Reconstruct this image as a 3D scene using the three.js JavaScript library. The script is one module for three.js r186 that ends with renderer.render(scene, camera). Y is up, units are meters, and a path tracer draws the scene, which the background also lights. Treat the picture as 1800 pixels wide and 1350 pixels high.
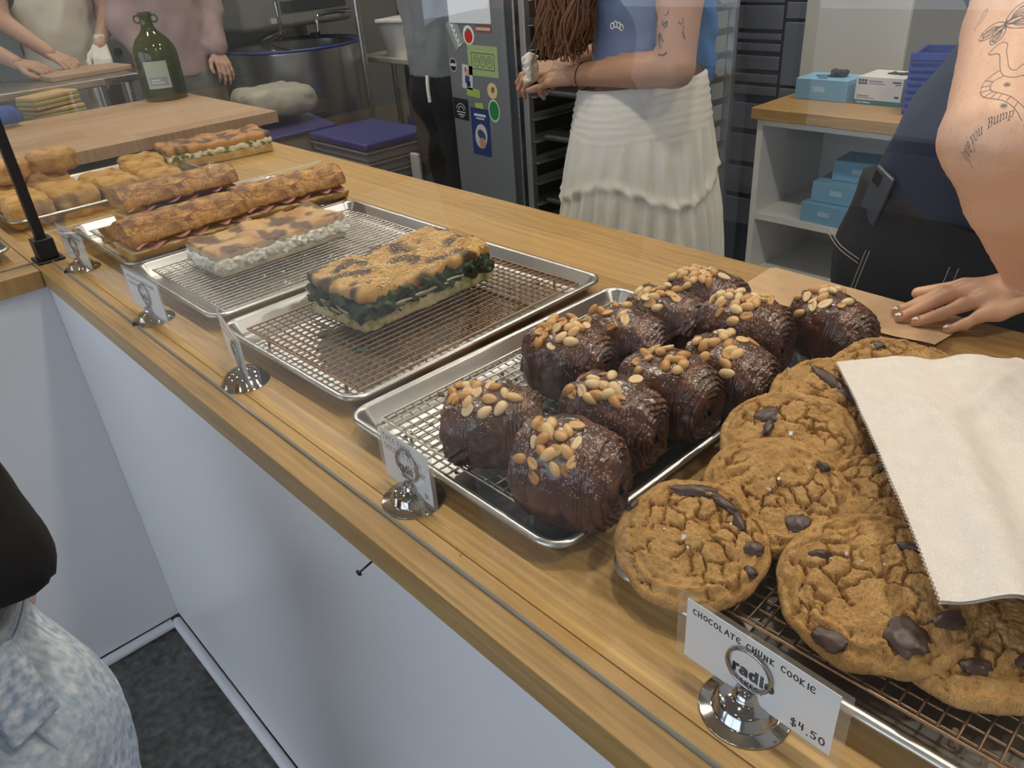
import * as THREE from 'three';
import { mergeGeometries, mergeVertices } from 'three/addons/utils/BufferGeometryUtils.js';
import { RoundedBoxGeometry } from 'three/addons/geometries/RoundedBoxGeometry.js';
import { RectAreaLightUniformsLib } from 'three/addons/lights/RectAreaLightUniformsLib.js';
import { ImprovedNoise } from 'three/addons/math/ImprovedNoise.js';

// ---------- camera, sky, light, exposure ----------
RectAreaLightUniformsLib.init();
const scene = new THREE.Scene();
const camera = new THREE.PerspectiveCamera(52.99, 4 / 3, 0.02, 60);
camera.position.set(1.0148, 1.3852, 0.3428);
camera.up.set(-0.32772, 0.86166, -0.38748);
camera.lookAt(1.0148 - 0.65183, 1.3852 - 0.5031, 0.3428 - 0.56746);
const renderer = new THREE.WebGLRenderer({ antialias: true });
renderer.toneMapping = THREE.LinearToneMapping;
renderer.toneMappingExposure = 1.06;
renderer.shadowMap.enabled = true;
scene.background = new THREE.Color().setRGB(2.3, 2.62, 3.2);   // overcast daylight outside the shopfront

// ---------- helpers ----------
const V = (x, y, z) => new THREE.Vector3(x, y, z);
const rng = (s) => () => { s = (s + 0x6d2b79f5) | 0; let t = Math.imul(s ^ (s >>> 15), 1 | s); t = (t + Math.imul(t ^ (t >>> 7), 61 | t)) ^ t; return ((t ^ (t >>> 14)) >>> 0) / 4294967296; };
const perlin = new ImprovedNoise();
const ns = (x, y, z) => perlin.noise(x + 31.7, y + 17.3, z + 53.1);
const fbm = (x, y, z, o = 4) => { let a = 0.5, f = 1, s = 0; for (let i = 0; i < o; i++) { s += a * ns(x * f, y * f, z * f); a *= 0.5; f *= 2.03; } return s; };
const clamp = (x, a = 0, b = 1) => Math.min(b, Math.max(a, x));
const sstep = (a, b, x) => { const t = clamp((x - a) / (b - a)); return t * t * (3 - 2 * t); };
const mix = (a, b, t) => a + (b - a) * t;
const used = new Map();
const numbered = (n) => { const k = used.get(n) ?? 0; used.set(n, k + 1); return k ? n + '_' + String(k).padStart(3, '0') : n; };
const shade = (o) => { o.traverse((m) => { if (m.isMesh) { m.castShadow = true; m.receiveShadow = true; } }); return o; };
function tag(o, label, category, group) { o.userData.label = label; o.userData.category = category; if (group) o.userData.group = group; return o; }
function thing(name, label, category, pos = [0, 0, 0], turn = 0, group) {
  const o = new THREE.Group(); o.name = numbered(name); o.position.set(...pos); o.rotation.y = turn; scene.add(o);
  return tag(o, label, category, group);
}
function part(name, geo, mat, parent, label) {
  const g = Array.isArray(geo) ? join(geo) : geo, m = new THREE.Mesh(g, mat); m.name = name; m.castShadow = m.receiveShadow = true; parent.add(m);
  if (label) m.userData.label = label;
  return m;
}
function single(name, geo, mat, label, category, pos = [0, 0, 0], turn = 0, group) {
  const m = part(numbered(name), geo, mat, scene); m.position.set(...pos); m.rotation.y = turn; return tag(m, label, category, group);
}
function struct(name, geo, mat) { const m = part(name, geo, mat, scene); m.userData.kind = 'structure'; return m; }
const join = (list) => { const l = list.map((g) => (g.index ? g.toNonIndexed() : g)); const keep = ['position', 'normal', 'uv', 'color'].filter((n) => l.every((g) => g.attributes[n])); for (const g of l) for (const n of Object.keys(g.attributes)) if (!keep.includes(n)) g.deleteAttribute(n); return mergeGeometries(l); };
// box between two corners, uv in metres
function bx(x0, x1, y0, y1, z0, z1, ou = 0, ov = 0) {
  const g = new THREE.BoxGeometry(x1 - x0, y1 - y0, z1 - z0); g.translate((x0 + x1) / 2, (y0 + y1) / 2, (z0 + z1) / 2); return boxUV(g, ou, ov);
}
function rb(x0, x1, y0, y1, z0, z1, r = 0.004, seg = 2, ou = 0, ov = 0) {
  const g = new RoundedBoxGeometry(x1 - x0, y1 - y0, z1 - z0, seg, Math.min(r, (x1 - x0) / 2.01, (y1 - y0) / 2.01, (z1 - z0) / 2.01)); g.translate((x0 + x1) / 2, (y0 + y1) / 2, (z0 + z1) / 2); return boxUV(g, ou, ov);
}
function boxUV(g, ou = 0, ov = 0, k = 1) {
  const p = g.attributes.position, n = g.attributes.normal, uv = new Float32Array(p.count * 2);
  for (let i = 0; i < p.count; i++) {
    const ax = Math.abs(n.getX(i)), ay = Math.abs(n.getY(i)), az = Math.abs(n.getZ(i)), x = p.getX(i), y = p.getY(i), z = p.getZ(i);
    const [u, v] = ay >= ax && ay >= az ? [x, z] : az >= ax ? [x, y] : [z, y];
    uv[i * 2] = u * k + ou; uv[i * 2 + 1] = v * k + ov;
  }
  g.setAttribute('uv', new THREE.BufferAttribute(uv, 2)); return g;
}
const rot90UV = (g) => { const u = g.attributes.uv; for (let i = 0; i < u.count; i++) u.setXY(i, u.getY(i), u.getX(i)); return g; };
function tube(pts, r, seg = 24, rad = 8, closed = false) {
  const c = new THREE.CatmullRomCurve3(pts.map((p) => (p.isVector3 ? p : V(...p))), closed, 'centripetal'); return new THREE.TubeGeometry(c, seg, r, rad, closed);
}
function rod(a, b, r, n = 8, r2 = r) {
  const A = a.isVector3 ? a : V(...a), B = b.isVector3 ? b : V(...b), d = B.clone().sub(A), g = new THREE.CylinderGeometry(r2, r, d.length(), n, 1);
  g.applyQuaternion(new THREE.Quaternion().setFromUnitVectors(V(0, 1, 0), d.normalize())); g.translate((A.x + B.x) / 2, (A.y + B.y) / 2, (A.z + B.z) / 2); return g;
}
const lathe = (pts, n = 48) => new THREE.LatheGeometry(pts.map(([x, y]) => new THREE.Vector2(x, y)), n);
function grid(nu, nv, f, closeU = false) {   // parametric sheet f(u,v) -> [x,y,z], with uv
  const p = [], uv = [], idx = [];
  for (let j = 0; j <= nv; j++) for (let i = 0; i <= nu; i++) { const q = f(i / nu, j / nv); p.push(q[0], q[1], q[2]); uv.push(q[3] ?? i / nu, q[4] ?? j / nv); }
  for (let j = 0; j < nv; j++) for (let i = 0; i < nu; i++) { const a = j * (nu + 1) + i, b = a + 1, c = a + nu + 1, d = c + 1; idx.push(a, b, d, a, d, c); }
  const g = new THREE.BufferGeometry(); g.setAttribute('position', new THREE.Float32BufferAttribute(p, 3)); g.setAttribute('uv', new THREE.Float32BufferAttribute(uv, 2)); g.setIndex(idx); g.computeVertexNormals();
  if (closeU) { const n = g.attributes.normal; for (let j = 0; j <= nv; j++) { const a = j * (nu + 1), b = a + nu, v = V(n.getX(a) + n.getX(b), n.getY(a) + n.getY(b), n.getZ(a) + n.getZ(b)).normalize(); n.setXYZ(a, v.x, v.y, v.z); n.setXYZ(b, v.x, v.y, v.z); } }
  return g;
}
function paint(g, f) {   // vertex colours (linear) from own position
  const p = g.attributes.position, n = g.attributes.normal, c = new Float32Array(p.count * 3);
  for (let i = 0; i < p.count; i++) { const q = f(p.getX(i), p.getY(i), p.getZ(i), n.getX(i), n.getY(i), n.getZ(i)); c[i * 3] = q[0]; c[i * 3 + 1] = q[1]; c[i * 3 + 2] = q[2]; }
  g.setAttribute('color', new THREE.BufferAttribute(c, 3)); return g;
}
const lin = (hex) => { const c = new THREE.Color(hex); return [c.r, c.g, c.b]; };
const mixc = (a, b, t) => [mix(a[0], b[0], t), mix(a[1], b[1], t), mix(a[2], b[2], t)];
// distance field -> smooth mesh (surface nets)
function field(f, lo, hi, cell) {
  const n = [0, 1, 2].map((k) => Math.ceil((hi[k] - lo[k]) / cell) + 1), [nx, ny, nz] = n, val = new Float32Array(nx * ny * nz);
  for (let k = 0, t = 0; k < nz; k++) for (let j = 0; j < ny; j++) for (let i = 0; i < nx; i++, t++) val[t] = f(lo[0] + i * cell, lo[1] + j * cell, lo[2] + k * cell);
  const at = new Int32Array(nx * ny * nz).fill(-1), pos = [], idx = [], sx = 1, sy = nx, sz = nx * ny;
  const cor = [0, sx, sy, sx + sy, sz, sx + sz, sy + sz, sx + sy + sz], edges = [[0, 1], [2, 3], [4, 5], [6, 7], [0, 2], [1, 3], [4, 6], [5, 7], [0, 4], [1, 5], [2, 6], [3, 7]];
  for (let k = 0; k < nz - 1; k++) for (let j = 0; j < ny - 1; j++) for (let i = 0; i < nx - 1; i++) {
    const b = i + j * sy + k * sz; let m = 0; for (let q = 0; q < 8; q++) if (val[b + cor[q]] < 0) m |= 1 << q;
    if (m === 0 || m === 255) continue;
    let x = 0, y = 0, z = 0, c = 0;
    for (const [p, q] of edges) { const a = val[b + cor[p]], d = val[b + cor[q]]; if ((a < 0) === (d < 0)) continue; const t = a / (a - d); x += (p & 1) + ((q & 1) - (p & 1)) * t; y += ((p >> 1) & 1) + (((q >> 1) & 1) - ((p >> 1) & 1)) * t; z += (p >> 2) + ((q >> 2) - (p >> 2)) * t; c++; }
    at[b] = pos.length / 3; pos.push(lo[0] + (i + x / c) * cell, lo[1] + (j + y / c) * cell, lo[2] + (k + z / c) * cell);
  }
  for (let k = 1; k < nz - 1; k++) for (let j = 1; j < ny - 1; j++) for (let i = 1; i < nx - 1; i++) {
    const b = i + j * sy + k * sz, s = val[b] < 0;
    for (const [d, u, v] of [[sx, sy, sz], [sy, sz, sx], [sz, sx, sy]]) {
      if (s === (val[b + d] < 0)) continue;
      const q = [at[b - u - v], at[b - v], at[b], at[b - u]]; if (q.some((w) => w < 0)) continue;
      if (s) idx.push(q[0], q[1], q[2], q[0], q[2], q[3]); else idx.push(q[0], q[2], q[1], q[0], q[3], q[2]);
    }
  }
  const g = new THREE.BufferGeometry(); g.setAttribute('position', new THREE.Float32BufferAttribute(pos, 3)); g.setIndex(idx); g.computeVertexNormals();
  const P = g.attributes.position, uv = new Float32Array(P.count * 2); for (let i = 0; i < P.count; i++) { uv[i * 2] = P.getX(i) + P.getZ(i) * 0.83; uv[i * 2 + 1] = P.getY(i) + P.getZ(i) * 0.21; }
  g.setAttribute('uv', new THREE.BufferAttribute(uv, 2)); return g;
}
const smin = (a, b, k) => { const h = Math.max(k - Math.abs(a - b), 0) / k; return Math.min(a, b) - h * h * k * 0.25; };
function cap(x, y, z, a, b, ra, rb2, flat) {   // tapered capsule; flat squeezes along z of the given vector
  const bx_ = b[0] - a[0], by = b[1] - a[1], bz = b[2] - a[2], px = x - a[0], py = y - a[1], pz = z - a[2];
  const t = clamp((px * bx_ + py * by + pz * bz) / (bx_ * bx_ + by * by + bz * bz + 1e-12));
  let dx = px - bx_ * t, dy = py - by * t, dz = pz - bz * t; const r = ra + (rb2 - ra) * t;
  if (flat) { const d = dx * flat[0] + dy * flat[1] + dz * flat[2], s = flat[3] - 1; dx += flat[0] * d * s; dy += flat[1] * d * s; dz += flat[2] * d * s; }
  return Math.hypot(dx, dy, dz) - r;
}
// caps: [a, b, ra, rb, flat?]; returns a field and its box
function bodyField(caps, k = 0.03, extra) {
  return (x, y, z) => { let d = 1e9; for (const c of caps) d = smin(d, cap(x, y, z, c[0], c[1], c[2], c[3], c[4]), c[5] ?? k); return extra ? extra(d, x, y, z) : d; };
}
function boundsOf(caps, m = 0.02) {
  const lo = [1e9, 1e9, 1e9], hi = [-1e9, -1e9, -1e9];
  for (const c of caps) for (const [p, r] of [[c[0], c[2]], [c[1], c[3]]]) for (let i = 0; i < 3; i++) { lo[i] = Math.min(lo[i], p[i] - r - m); hi[i] = Math.max(hi[i], p[i] + r + m); }
  return [lo, hi];
}
const sculpt = (caps, cell = 0.012, k = 0.03, extra, m = 0.025) => { const [lo, hi] = boundsOf(caps, m); return field(bodyField(caps, k, extra), lo, hi, cell); };

// ---------- textures ----------
function tex(w, h, f, rep = 1, srgb = true) {
  const d = new Uint8Array(w * h * 4);
  for (let j = 0; j < h; j++) for (let i = 0; i < w; i++) { const c = f(i / w, j / h, i, j), o = (j * w + i) * 4; d[o] = clamp(c[0], 0, 255); d[o + 1] = clamp(c[1], 0, 255); d[o + 2] = clamp(c[2], 0, 255); d[o + 3] = c[3] ?? 255; }
  const t = new THREE.DataTexture(d, w, h); t.wrapS = t.wrapT = THREE.RepeatWrapping; t.magFilter = THREE.LinearFilter; t.minFilter = THREE.LinearMipmapLinearFilter; t.generateMipmaps = true;
  if (srgb) t.colorSpace = THREE.SRGBColorSpace; t.repeat.set(...(Array.isArray(rep) ? rep : [rep, rep])); t.needsUpdate = true; return t;
}
// tileable noise: blend of four shifted copies
const tn = (u, v, fx, fy, s, o = 4) => { const g = (a, b) => fbm(a * fx, b * fy, s, o), wu = u, wv = v; return (g(u, v) * (1 - wu) + g(u - 1, v) * wu) * (1 - wv) + (g(u, v - 1) * (1 - wu) + g(u - 1, v - 1) * wu) * wv; };
const woodF = (seed, a, b, knots = 0) => (u, v) => {
  const warp = tn(u, v, 3, 6, seed) * 0.5, streak = tn(u, v + warp * 0.02, 4, 90, seed + 3, 4), fine = tn(u, v, 30, 260, seed + 9, 3), band = Math.sin((v * 18 + warp * 3 + tn(u, v, 2, 3, seed + 5) * 4) * 6.283) * 0.5 + 0.5;
  const t = clamp(0.45 + streak * 0.9 + (band - 0.5) * 0.22 + fine * 0.35);
  return [0, 1, 2].map((k) => mix(b[k], a[k], t));
};
const woodTex = tex(1024, 512, woodF(2, [216, 184, 122], [164, 129, 76]), [1 / 0.9, 1 / 0.42]);
const woodBump = tex(512, 256, (u, v) => { const s = 128 + tn(u, v, 6, 90, 4, 3) * 150; return [s, s, s]; }, [1 / 0.9, 1 / 0.42], false);
const paleWoodTex = tex(512, 512, woodF(12, [200, 174, 146], [160, 132, 106]), [1 / 1.2, 1 / 0.5]);
const mat = (o) => new THREE.MeshStandardMaterial(o);
const phys = (o) => new THREE.MeshPhysicalMaterial(o);
const L = (r, g, b) => new THREE.Color().setRGB(r, g, b);
const woodTints = [[0.92, 0.9, 0.86], [1, 0.98, 0.95], [0.85, 0.81, 0.74], [0.96, 0.92, 0.84], [0.8, 0.73, 0.62]];
const M = {
  wood: woodTints.map(([r, g, b]) => phys({ map: woodTex, bumpMap: woodBump, bumpScale: 0.0004, color: L(r, g, b), roughness: 0.42, clearcoat: 0.35, clearcoatRoughness: 0.28 })),
  paleWood: [[1, 1, 1], [0.92, 0.9, 0.88], [0.84, 0.8, 0.76]].map(([r, g, b]) => mat({ map: paleWoodTex, color: L(r, g, b), roughness: 0.55 })),
  panel: phys({ color: L(0.8, 0.81, 0.82), roughness: 0.32, clearcoat: 0.2, clearcoatRoughness: 0.25 }),
  trim: mat({ color: L(0.8, 0.81, 0.83), roughness: 0.35 }),
  wall: mat({ color: L(0.3, 0.3, 0.29), roughness: 0.85 }),
  wallShop: mat({ color: L(0.62, 0.61, 0.58), roughness: 0.85 }),
  ceiling: mat({ color: L(0.55, 0.54, 0.52), roughness: 0.9 }),
  black: mat({ color: L(0.012, 0.012, 0.014), roughness: 0.4, metalness: 0.2 }),
  glass: phys({ color: L(0.975, 0.985, 0.98), transmission: 1, roughness: 0, thickness: 0, ior: 1.5 }),
  glassEdge: phys({ color: L(0.45, 0.46, 0.42), roughness: 0.15, transmission: 0.5, thickness: 0 }),
  chrome: mat({ color: L(0.46, 0.45, 0.44), metalness: 1, roughness: 0.1 }),
  steelDark: mat({ color: L(0.3, 0.3, 0.3), metalness: 0.9, roughness: 0.38 }),
  wire: mat({ color: L(0.55, 0.52, 0.48), metalness: 1, roughness: 0.28 }),
  wireBrown: mat({ color: L(0.3, 0.2, 0.13), metalness: 0.9, roughness: 0.35 }),
};
{
  const f = tex(512, 512, (u, v) => { const a = tn(u, v, 40, 40, 1, 3), b = tn(u, v, 5, 5, 8, 4), s = 92 + a * 90 + b * 60; return [s + 1, s, s - 3]; }, 1 / 0.7);
  M.floor = mat({ map: f, roughness: 0.6, bumpMap: f, bumpScale: 0.001 });
  const s = tex(256, 256, (u, v) => { const a = 200 + tn(u, v, 6, 6, 3, 5) * 60 + tn(u, v, 60, 60, 5, 2) * 18; return [a, a, a]; }, 1 / 0.3, false);
  M.pan = mat({ color: L(0.54, 0.54, 0.535), metalness: 1, roughness: 0.4, roughnessMap: s });
  const t = tex(256, 256, (u, v) => { const a = 205 + tn(u, v, 4, 120, 3, 3) * 60; return [a, a, a]; }, 1 / 0.5, false);
  M.steel = mat({ color: L(0.5, 0.5, 0.49), metalness: 0.95, roughness: 0.36, roughnessMap: t });
}
// ---------- the room ----------
struct('floor', bx(-6, 3, -0.1, 0, -4.2, 4.0), M.floor);
struct('ceiling', bx(-6, 3, 3.0, 3.1, -4.2, 4.0), M.ceiling);
struct('wall_back', bx(-6, 3, 0, 3, -4.2, -4.05), M.wall);
struct('wall_left', bx(-6, -5.85, 0, 3, -4.05, 4.0), M.wall);
struct('wall_right', bx(2.85, 3, 0, 3, -4.05, 4.0), M.wallShop);
struct('wall_front', [bx(-5.85, 2.85, 0, 0.3, 3.85, 4.0), bx(-5.85, 2.85, 2.75, 3, 3.85, 4.0), bx(-5.85, -4.6, 0.3, 2.75, 3.85, 4), bx(2.3, 2.85, 0.3, 2.75, 3.85, 4), bx(-1.5, -1.2, 0.3, 2.75, 3.85, 4)], M.wallShop);
for (const [i, x0, x1] of [[1, -4.6, -1.5], [2, -1.2, 2.3]]) {
  const w = struct('window_' + i, bx(x0, x1, 0.3, 2.75, 3.925, 3.935), M.glass);
  part('window_frame', [bx(x0, x1, 0.3, 0.36, 3.88, 3.97), bx(x0, x1, 2.69, 2.75, 3.88, 3.97), bx(x0, x0 + 0.06, 0.36, 2.69, 3.88, 3.97), bx(x1 - 0.06, x1, 0.36, 2.69, 3.88, 3.97), bx((x0 + x1) / 2 - 0.03, (x0 + x1) / 2 + 0.03, 0.36, 2.69, 3.88, 3.97), bx(x0, x1, 2.05, 2.1, 3.88, 3.97)], M.black, w);
}
struct('pavement', bx(-14, 14, -0.2, -0.1, 4.0, 14), mat({ color: L(0.4, 0.4, 0.39), roughness: 0.9 }));
// recessed ceiling lamps, warm white
const lampGlow = mat({ color: L(1, 0.95, 0.85), emissive: L(1, 0.88, 0.72), emissiveIntensity: 30, roughness: 0.6 });
const lampSpots = [];
for (const z of [-0.45, -1.9]) for (const x of [-3.6, -2.2, -0.8, 0.55, 1.8]) lampSpots.push([x, z]);
lampSpots.push([-3.2, 1.2], [-1.2, 1.6], [1.2, 1.9]);
lampSpots.forEach(([x, z], i) => {
  const where = z > 1 ? 'above the customers' : z > -1 ? 'above the serving counter' : 'above the kitchen aisle';
  const nth = ['leftmost', 'second from the left', 'middle', 'second from the right', 'rightmost'][z > 1 ? (i - 10) * 2 : i % 5];
  const t = thing('ceiling_lamp', 'square warm white ceiling lamp ' + where + ', ' + nth + ' of its row', 'lamp', [x, 2.97, z], 0, 'ceiling lamps ' + where);
  part('frame', [bx(-0.08, 0.08, -0.01, 0.03, -0.08, -0.06), bx(-0.08, 0.08, -0.01, 0.03, 0.06, 0.08), bx(-0.08, -0.06, -0.01, 0.03, -0.06, 0.06), bx(0.06, 0.08, -0.01, 0.03, -0.06, 0.06)], M.trim, t);
  part('diffuser', bx(-0.06, 0.06, 0, 0.025, -0.06, 0.06), lampGlow, t);
  const l = new THREE.RectAreaLight(new THREE.Color().setRGB(1, 0.895, 0.74), z > 1 ? 50 : 215, 0.12, 0.12); l.name = 'lamp_light'; l.position.set(0, -0.012, 0); l.lookAt(x, -5, z); l.rotation.set(-Math.PI / 2, 0, 0); t.add(l);
});

// ---------- serving counter, L-shaped ----------
const TOP = 0.915, FZ = 0.091, FX = -0.555;   // worktop height, front faces
{
  const r = rng(5), t = thing('serving_counter', 'long oak topped serving counter with white front panel holding the trays', 'counter', [0, 0, 0]);
  const rows = [0.091, 0.045, -0.05, -0.14, -0.235, -0.325, -0.42, -0.51, -0.605, -0.69];
  for (let k = 0; k < rows.length - 1; k++) {
    let x = -0.555 + (k ? -0.0 : 0);
    x = -1.2; let first = k < 4 ? 4 : r() * 0.8 + 0.3;
    while (x < 1.95) {
      const x1 = Math.min(1.95, x + first); first = 0.7 + r() * 0.9;
      part('board', rb(x + 0.0002, x1 - 0.0002, TOP - 0.033, TOP, rows[k + 1] + 0.0002, rows[k] - 0.0002, 0.0012, 1, r() * 5, r() * 5), M.wood[k === 0 ? 2 : Math.floor(r() * 5)], t);
      x = x1;
    }
  }
  part('front_panel', bx(-0.572, 1.95, 0.022, TOP - 0.033, FZ - 0.02, FZ - 0.006), M.panel, t, 'white lacquered front panel');
  part('back_panel', bx(-1.18, 1.95, 0.0, TOP - 0.034, -0.66, -0.645), M.panel, t);
  part('end_panel', bx(1.92, 1.935, 0, TOP - 0.034, -0.645, FZ - 0.02), M.panel, t);
  const u = thing('side_counter', 'oak topped return counter with white panel running towards the customer side', 'counter', [0, 0, 0]);
  const cols = [-1.3, -1.21, -1.115, -1.02, -0.925, -0.83, -0.735, -0.645, -0.555];
  for (let k = 0; k < cols.length - 1; k++) {
    let z = k === cols.length - 2 ? FZ + 0.0005 : FZ + 0.0005, first = k === cols.length - 2 ? 1.5 : r() * 0.8 + 0.4;
    while (z < 2.4) {
      const z1 = Math.min(2.4, z + first); first = 0.7 + r() * 0.9;
      const g = rb(cols[k] + 0.0002, cols[k + 1] - 0.0002, TOP - 0.033, TOP, z + 0.0002, z1 - 0.0002, 0.0012, 1); rot90UV(g); const uv = g.attributes.uv, a = r() * 5, b = r() * 5; for (let i = 0; i < uv.count; i++) uv.setXY(i, uv.getX(i) + a, uv.getY(i) + b);
      part('board', g, M.wood[k === cols.length - 2 ? 4 : Math.floor(r() * 5)], u); z = z1;
    }
  }
  part('front_panel', bx(-0.587, -0.573, 0.022, TOP - 0.034, FZ - 0.02, 2.4), M.panel, u, 'white lacquered front panel');
  part('back_panel', bx(-1.28, -1.265, 0, TOP - 0.034, FZ - 0.02, 2.4), M.panel, u);
  part('end_panel', bx(-1.265, -0.588, 0, TOP - 0.034, 2.38, 2.395), M.panel, u);
  struct('baseboard_front', rod([-0.56, 0.012, FZ + 0.006], [1.95, 0.012, FZ + 0.006], 0.012, 14), M.trim);
  struct('baseboard_side', rod([-0.561, 0.012, FZ + 0.016], [-0.561, 0.012, 2.4], 0.012, 14), M.trim);
}
// glass guard
{
  const y0 = TOP + 0.002, y1 = 1.62;
  const g1 = thing('glass_guard', 'clear upright glass pane along the front of the serving counter', 'glass pane');
  part('pane', grid(1, 1, (u, v) => [mix(-0.598, 1.95, u), mix(y0, y1, v), 0.0615]), M.glass, g1);
  part('bottom_edge', bx(-0.598, 1.95, TOP, y0, 0.0597, 0.0633), M.glassEdge, g1);
  const g2 = thing('glass_guard', 'clear glass pane along the return counter left of the black post', 'glass pane');
  part('pane', grid(1, 1, (u, v) => [-0.608, mix(y0, y1, v), mix(0.07, 2.2, u)]), M.glass, g2);
  part('bottom_edge', bx(-0.611, -0.605, TOP, y0, 0.07, 2.2), M.glassEdge, g2);
  const g3 = thing('glass_divider', 'clear glass divider across the counter between ham sandwich tray and biscuits', 'glass pane');
  part('pane', grid(1, 1, (u, v) => [-0.79, mix(y0, 1.3, v), mix(0.04, -0.64, u)]), M.glass, g3);
  part('bottom_edge', bx(-0.793, -0.787, TOP, TOP + 0.003, -0.64, 0.04), phys({ color: L(0.8, 0.85, 0.83), roughness: 0.2, clearcoat: 0.5 }), g3);
  const p = thing('guard_post', 'slim black metal corner post holding the glass panes', 'post', [-0.608, TOP, 0.062]);
  part('tube', rb(-0.0085, 0.0085, 0.0, 0.7, -0.0085, 0.0085, 0.0015), M.black, p);
  part('shoe', rb(-0.017, 0.017, 0.004, 0.042, -0.017, 0.017, 0.002), M.black, p);
  part('base_plate', rb(-0.027, 0.027, 0, 0.0045, -0.024, 0.024, 0.002), M.black, p);
}
{
  const n = thing('nail', 'small black nail sticking out under the counter edge', 'nail', [0.503, 0.899 - 0.016, FZ - 0.007]);
  part('shank', rod([0, 0, 0], [0.002, -0.003, 0.022], 0.0011), M.black, n); part('head', rod([0.002, -0.003, 0.0215], [0.0022, -0.0033, 0.0235], 0.0032, 12), M.black, n);
}

// ---------- sheet pans with wire racks ----------
function rrLoop(w, d, r, off, y, n = 10) {   // rounded rectangle loop centred on 0, inset by off
  const out = [], W = w / 2 - off, D = d / 2 - off, R = Math.max(0.004, r - off);
  for (const [cx, cz, a0] of [[W - R, D - R, 0], [-W + R, D - R, 90], [-W + R, -D + R, 180], [W - R, -D + R, 270]]) for (let i = 0; i <= n; i++) { const a = (a0 + (90 * i) / n) * Math.PI / 180; out.push([cx + Math.cos(a) * R, y, cz + Math.sin(a) * R]); }
  out.push(out[0]); return out;
}
function panGeo(w, d) {
  const prof = [[0.02, 0.0], [0.009, 0.019], [0.002, 0.0195], [0, 0.0215], [0, 0.024], [0.0025, 0.0262], [0.0058, 0.0262], [0.009, 0.0235], [0.0225, 0.0035], [0.0265, 0.0015], [0.06, 0.0012]];
  const loops = prof.map(([o, y]) => rrLoop(w, d, 0.028, o, y)), n = loops[0].length - 1;
  const g = grid(n, prof.length - 1, (u, v) => { const q = loops[Math.round(v * (prof.length - 1))][Math.round(u * n)]; return [q[0], q[1], q[2], q[0], q[2]]; }, true);
  const fl = (y) => new THREE.PlaneGeometry(w - 0.118, d - 0.118).rotateX(-Math.PI / 2).translate(0, y, 0);
  return [g, fl(0.0012), new THREE.PlaneGeometry(w - 0.05, d - 0.05).rotateX(Math.PI / 2).translate(0, 0.0002, 0)];
}
const panG = join(panGeo(0.33, 0.457));
function rackGeo(w, d, step = 0.0122) {
  const g = [], y = 0.0165, r = 0.0011, W = w / 2, D = d / 2;
  for (let x = -W; x <= W + 1e-6; x += step) g.push(rod([x, y, -D], [x, y, D], r, 5));
  for (let z = -D; z <= D + 1e-6; z += step * 1.0) g.push(rod([-W, y - 0.0017, z], [W, y - 0.0017, z], r, 5));
  const f = 0.0016; g.push(rod([-W, y, -D], [W, y, -D], f, 6), rod([-W, y, D], [W, y, D], f, 6), rod([-W, y, -D], [-W, y, D], f, 6), rod([W, y, -D], [W, y, D], f, 6));
  for (const z of [-D * 0.5, 0, D * 0.5]) g.push(rod([-W, y - 0.0036, z], [W, y - 0.0036, z], 0.0013, 6));
  return join(g);
}
const rackG = rackGeo(0.27, 0.396), footG = rod([0, 0.0015, 0], [0, 0.0155, 0], 0.0022, 6);
function sheetPan(x, z, yaw, label, rackLabel, rackMat, y = TOP) {   // x,z is the front left corner of the rim
  const c = Math.cos(yaw), s = Math.sin(yaw), cx = x + c * 0.165 + s * -0.2285, cz = z - s * 0.165 + c * -0.2285;
  const t = thing('sheet_pan', label, 'tray', [cx, y, cz], yaw, 'aluminium sheet pans on the counter'); part('pan', panG, M.pan, t);
  const r = thing('cooling_rack', rackLabel, 'wire rack', [cx, y + 0.0005, cz], yaw, 'wire racks in the pans'); part('wire_grid', rackG, rackMat, r);
  for (const [a, b] of [[-1, -1], [1, -1], [-1, 1], [1, 1]]) { const f = part('foot', footG, rackMat, r); f.position.set(a * 0.094, 0, b * 0.19); }
  return t;
}
sheetPan(-0.69, -0.004, 0.012, 'aluminium sheet pan under the ham baguettes', 'wire rack under the ham baguettes', M.wire);
sheetPan(-0.355, -0.0025, 0.0147, 'aluminium sheet pan holding the pale egg salad focaccia', 'wire rack under the pale egg salad focaccia', M.wire);
sheetPan(0, 0, 0.03, 'aluminium sheet pan holding the kale sandwich slab', 'wire rack under the kale sandwich slab', M.wireBrown);
sheetPan(0.3416, 0.0082, 0.0008, 'aluminium sheet pan full of chocolate peanut rolls', 'wire rack under the chocolate peanut rolls', M.wire);
sheetPan(0.703, -0.008, 0.03, 'aluminium sheet pan under the chocolate chunk cookies', 'wire rack under the chocolate chunk cookies', M.wireBrown);
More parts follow.
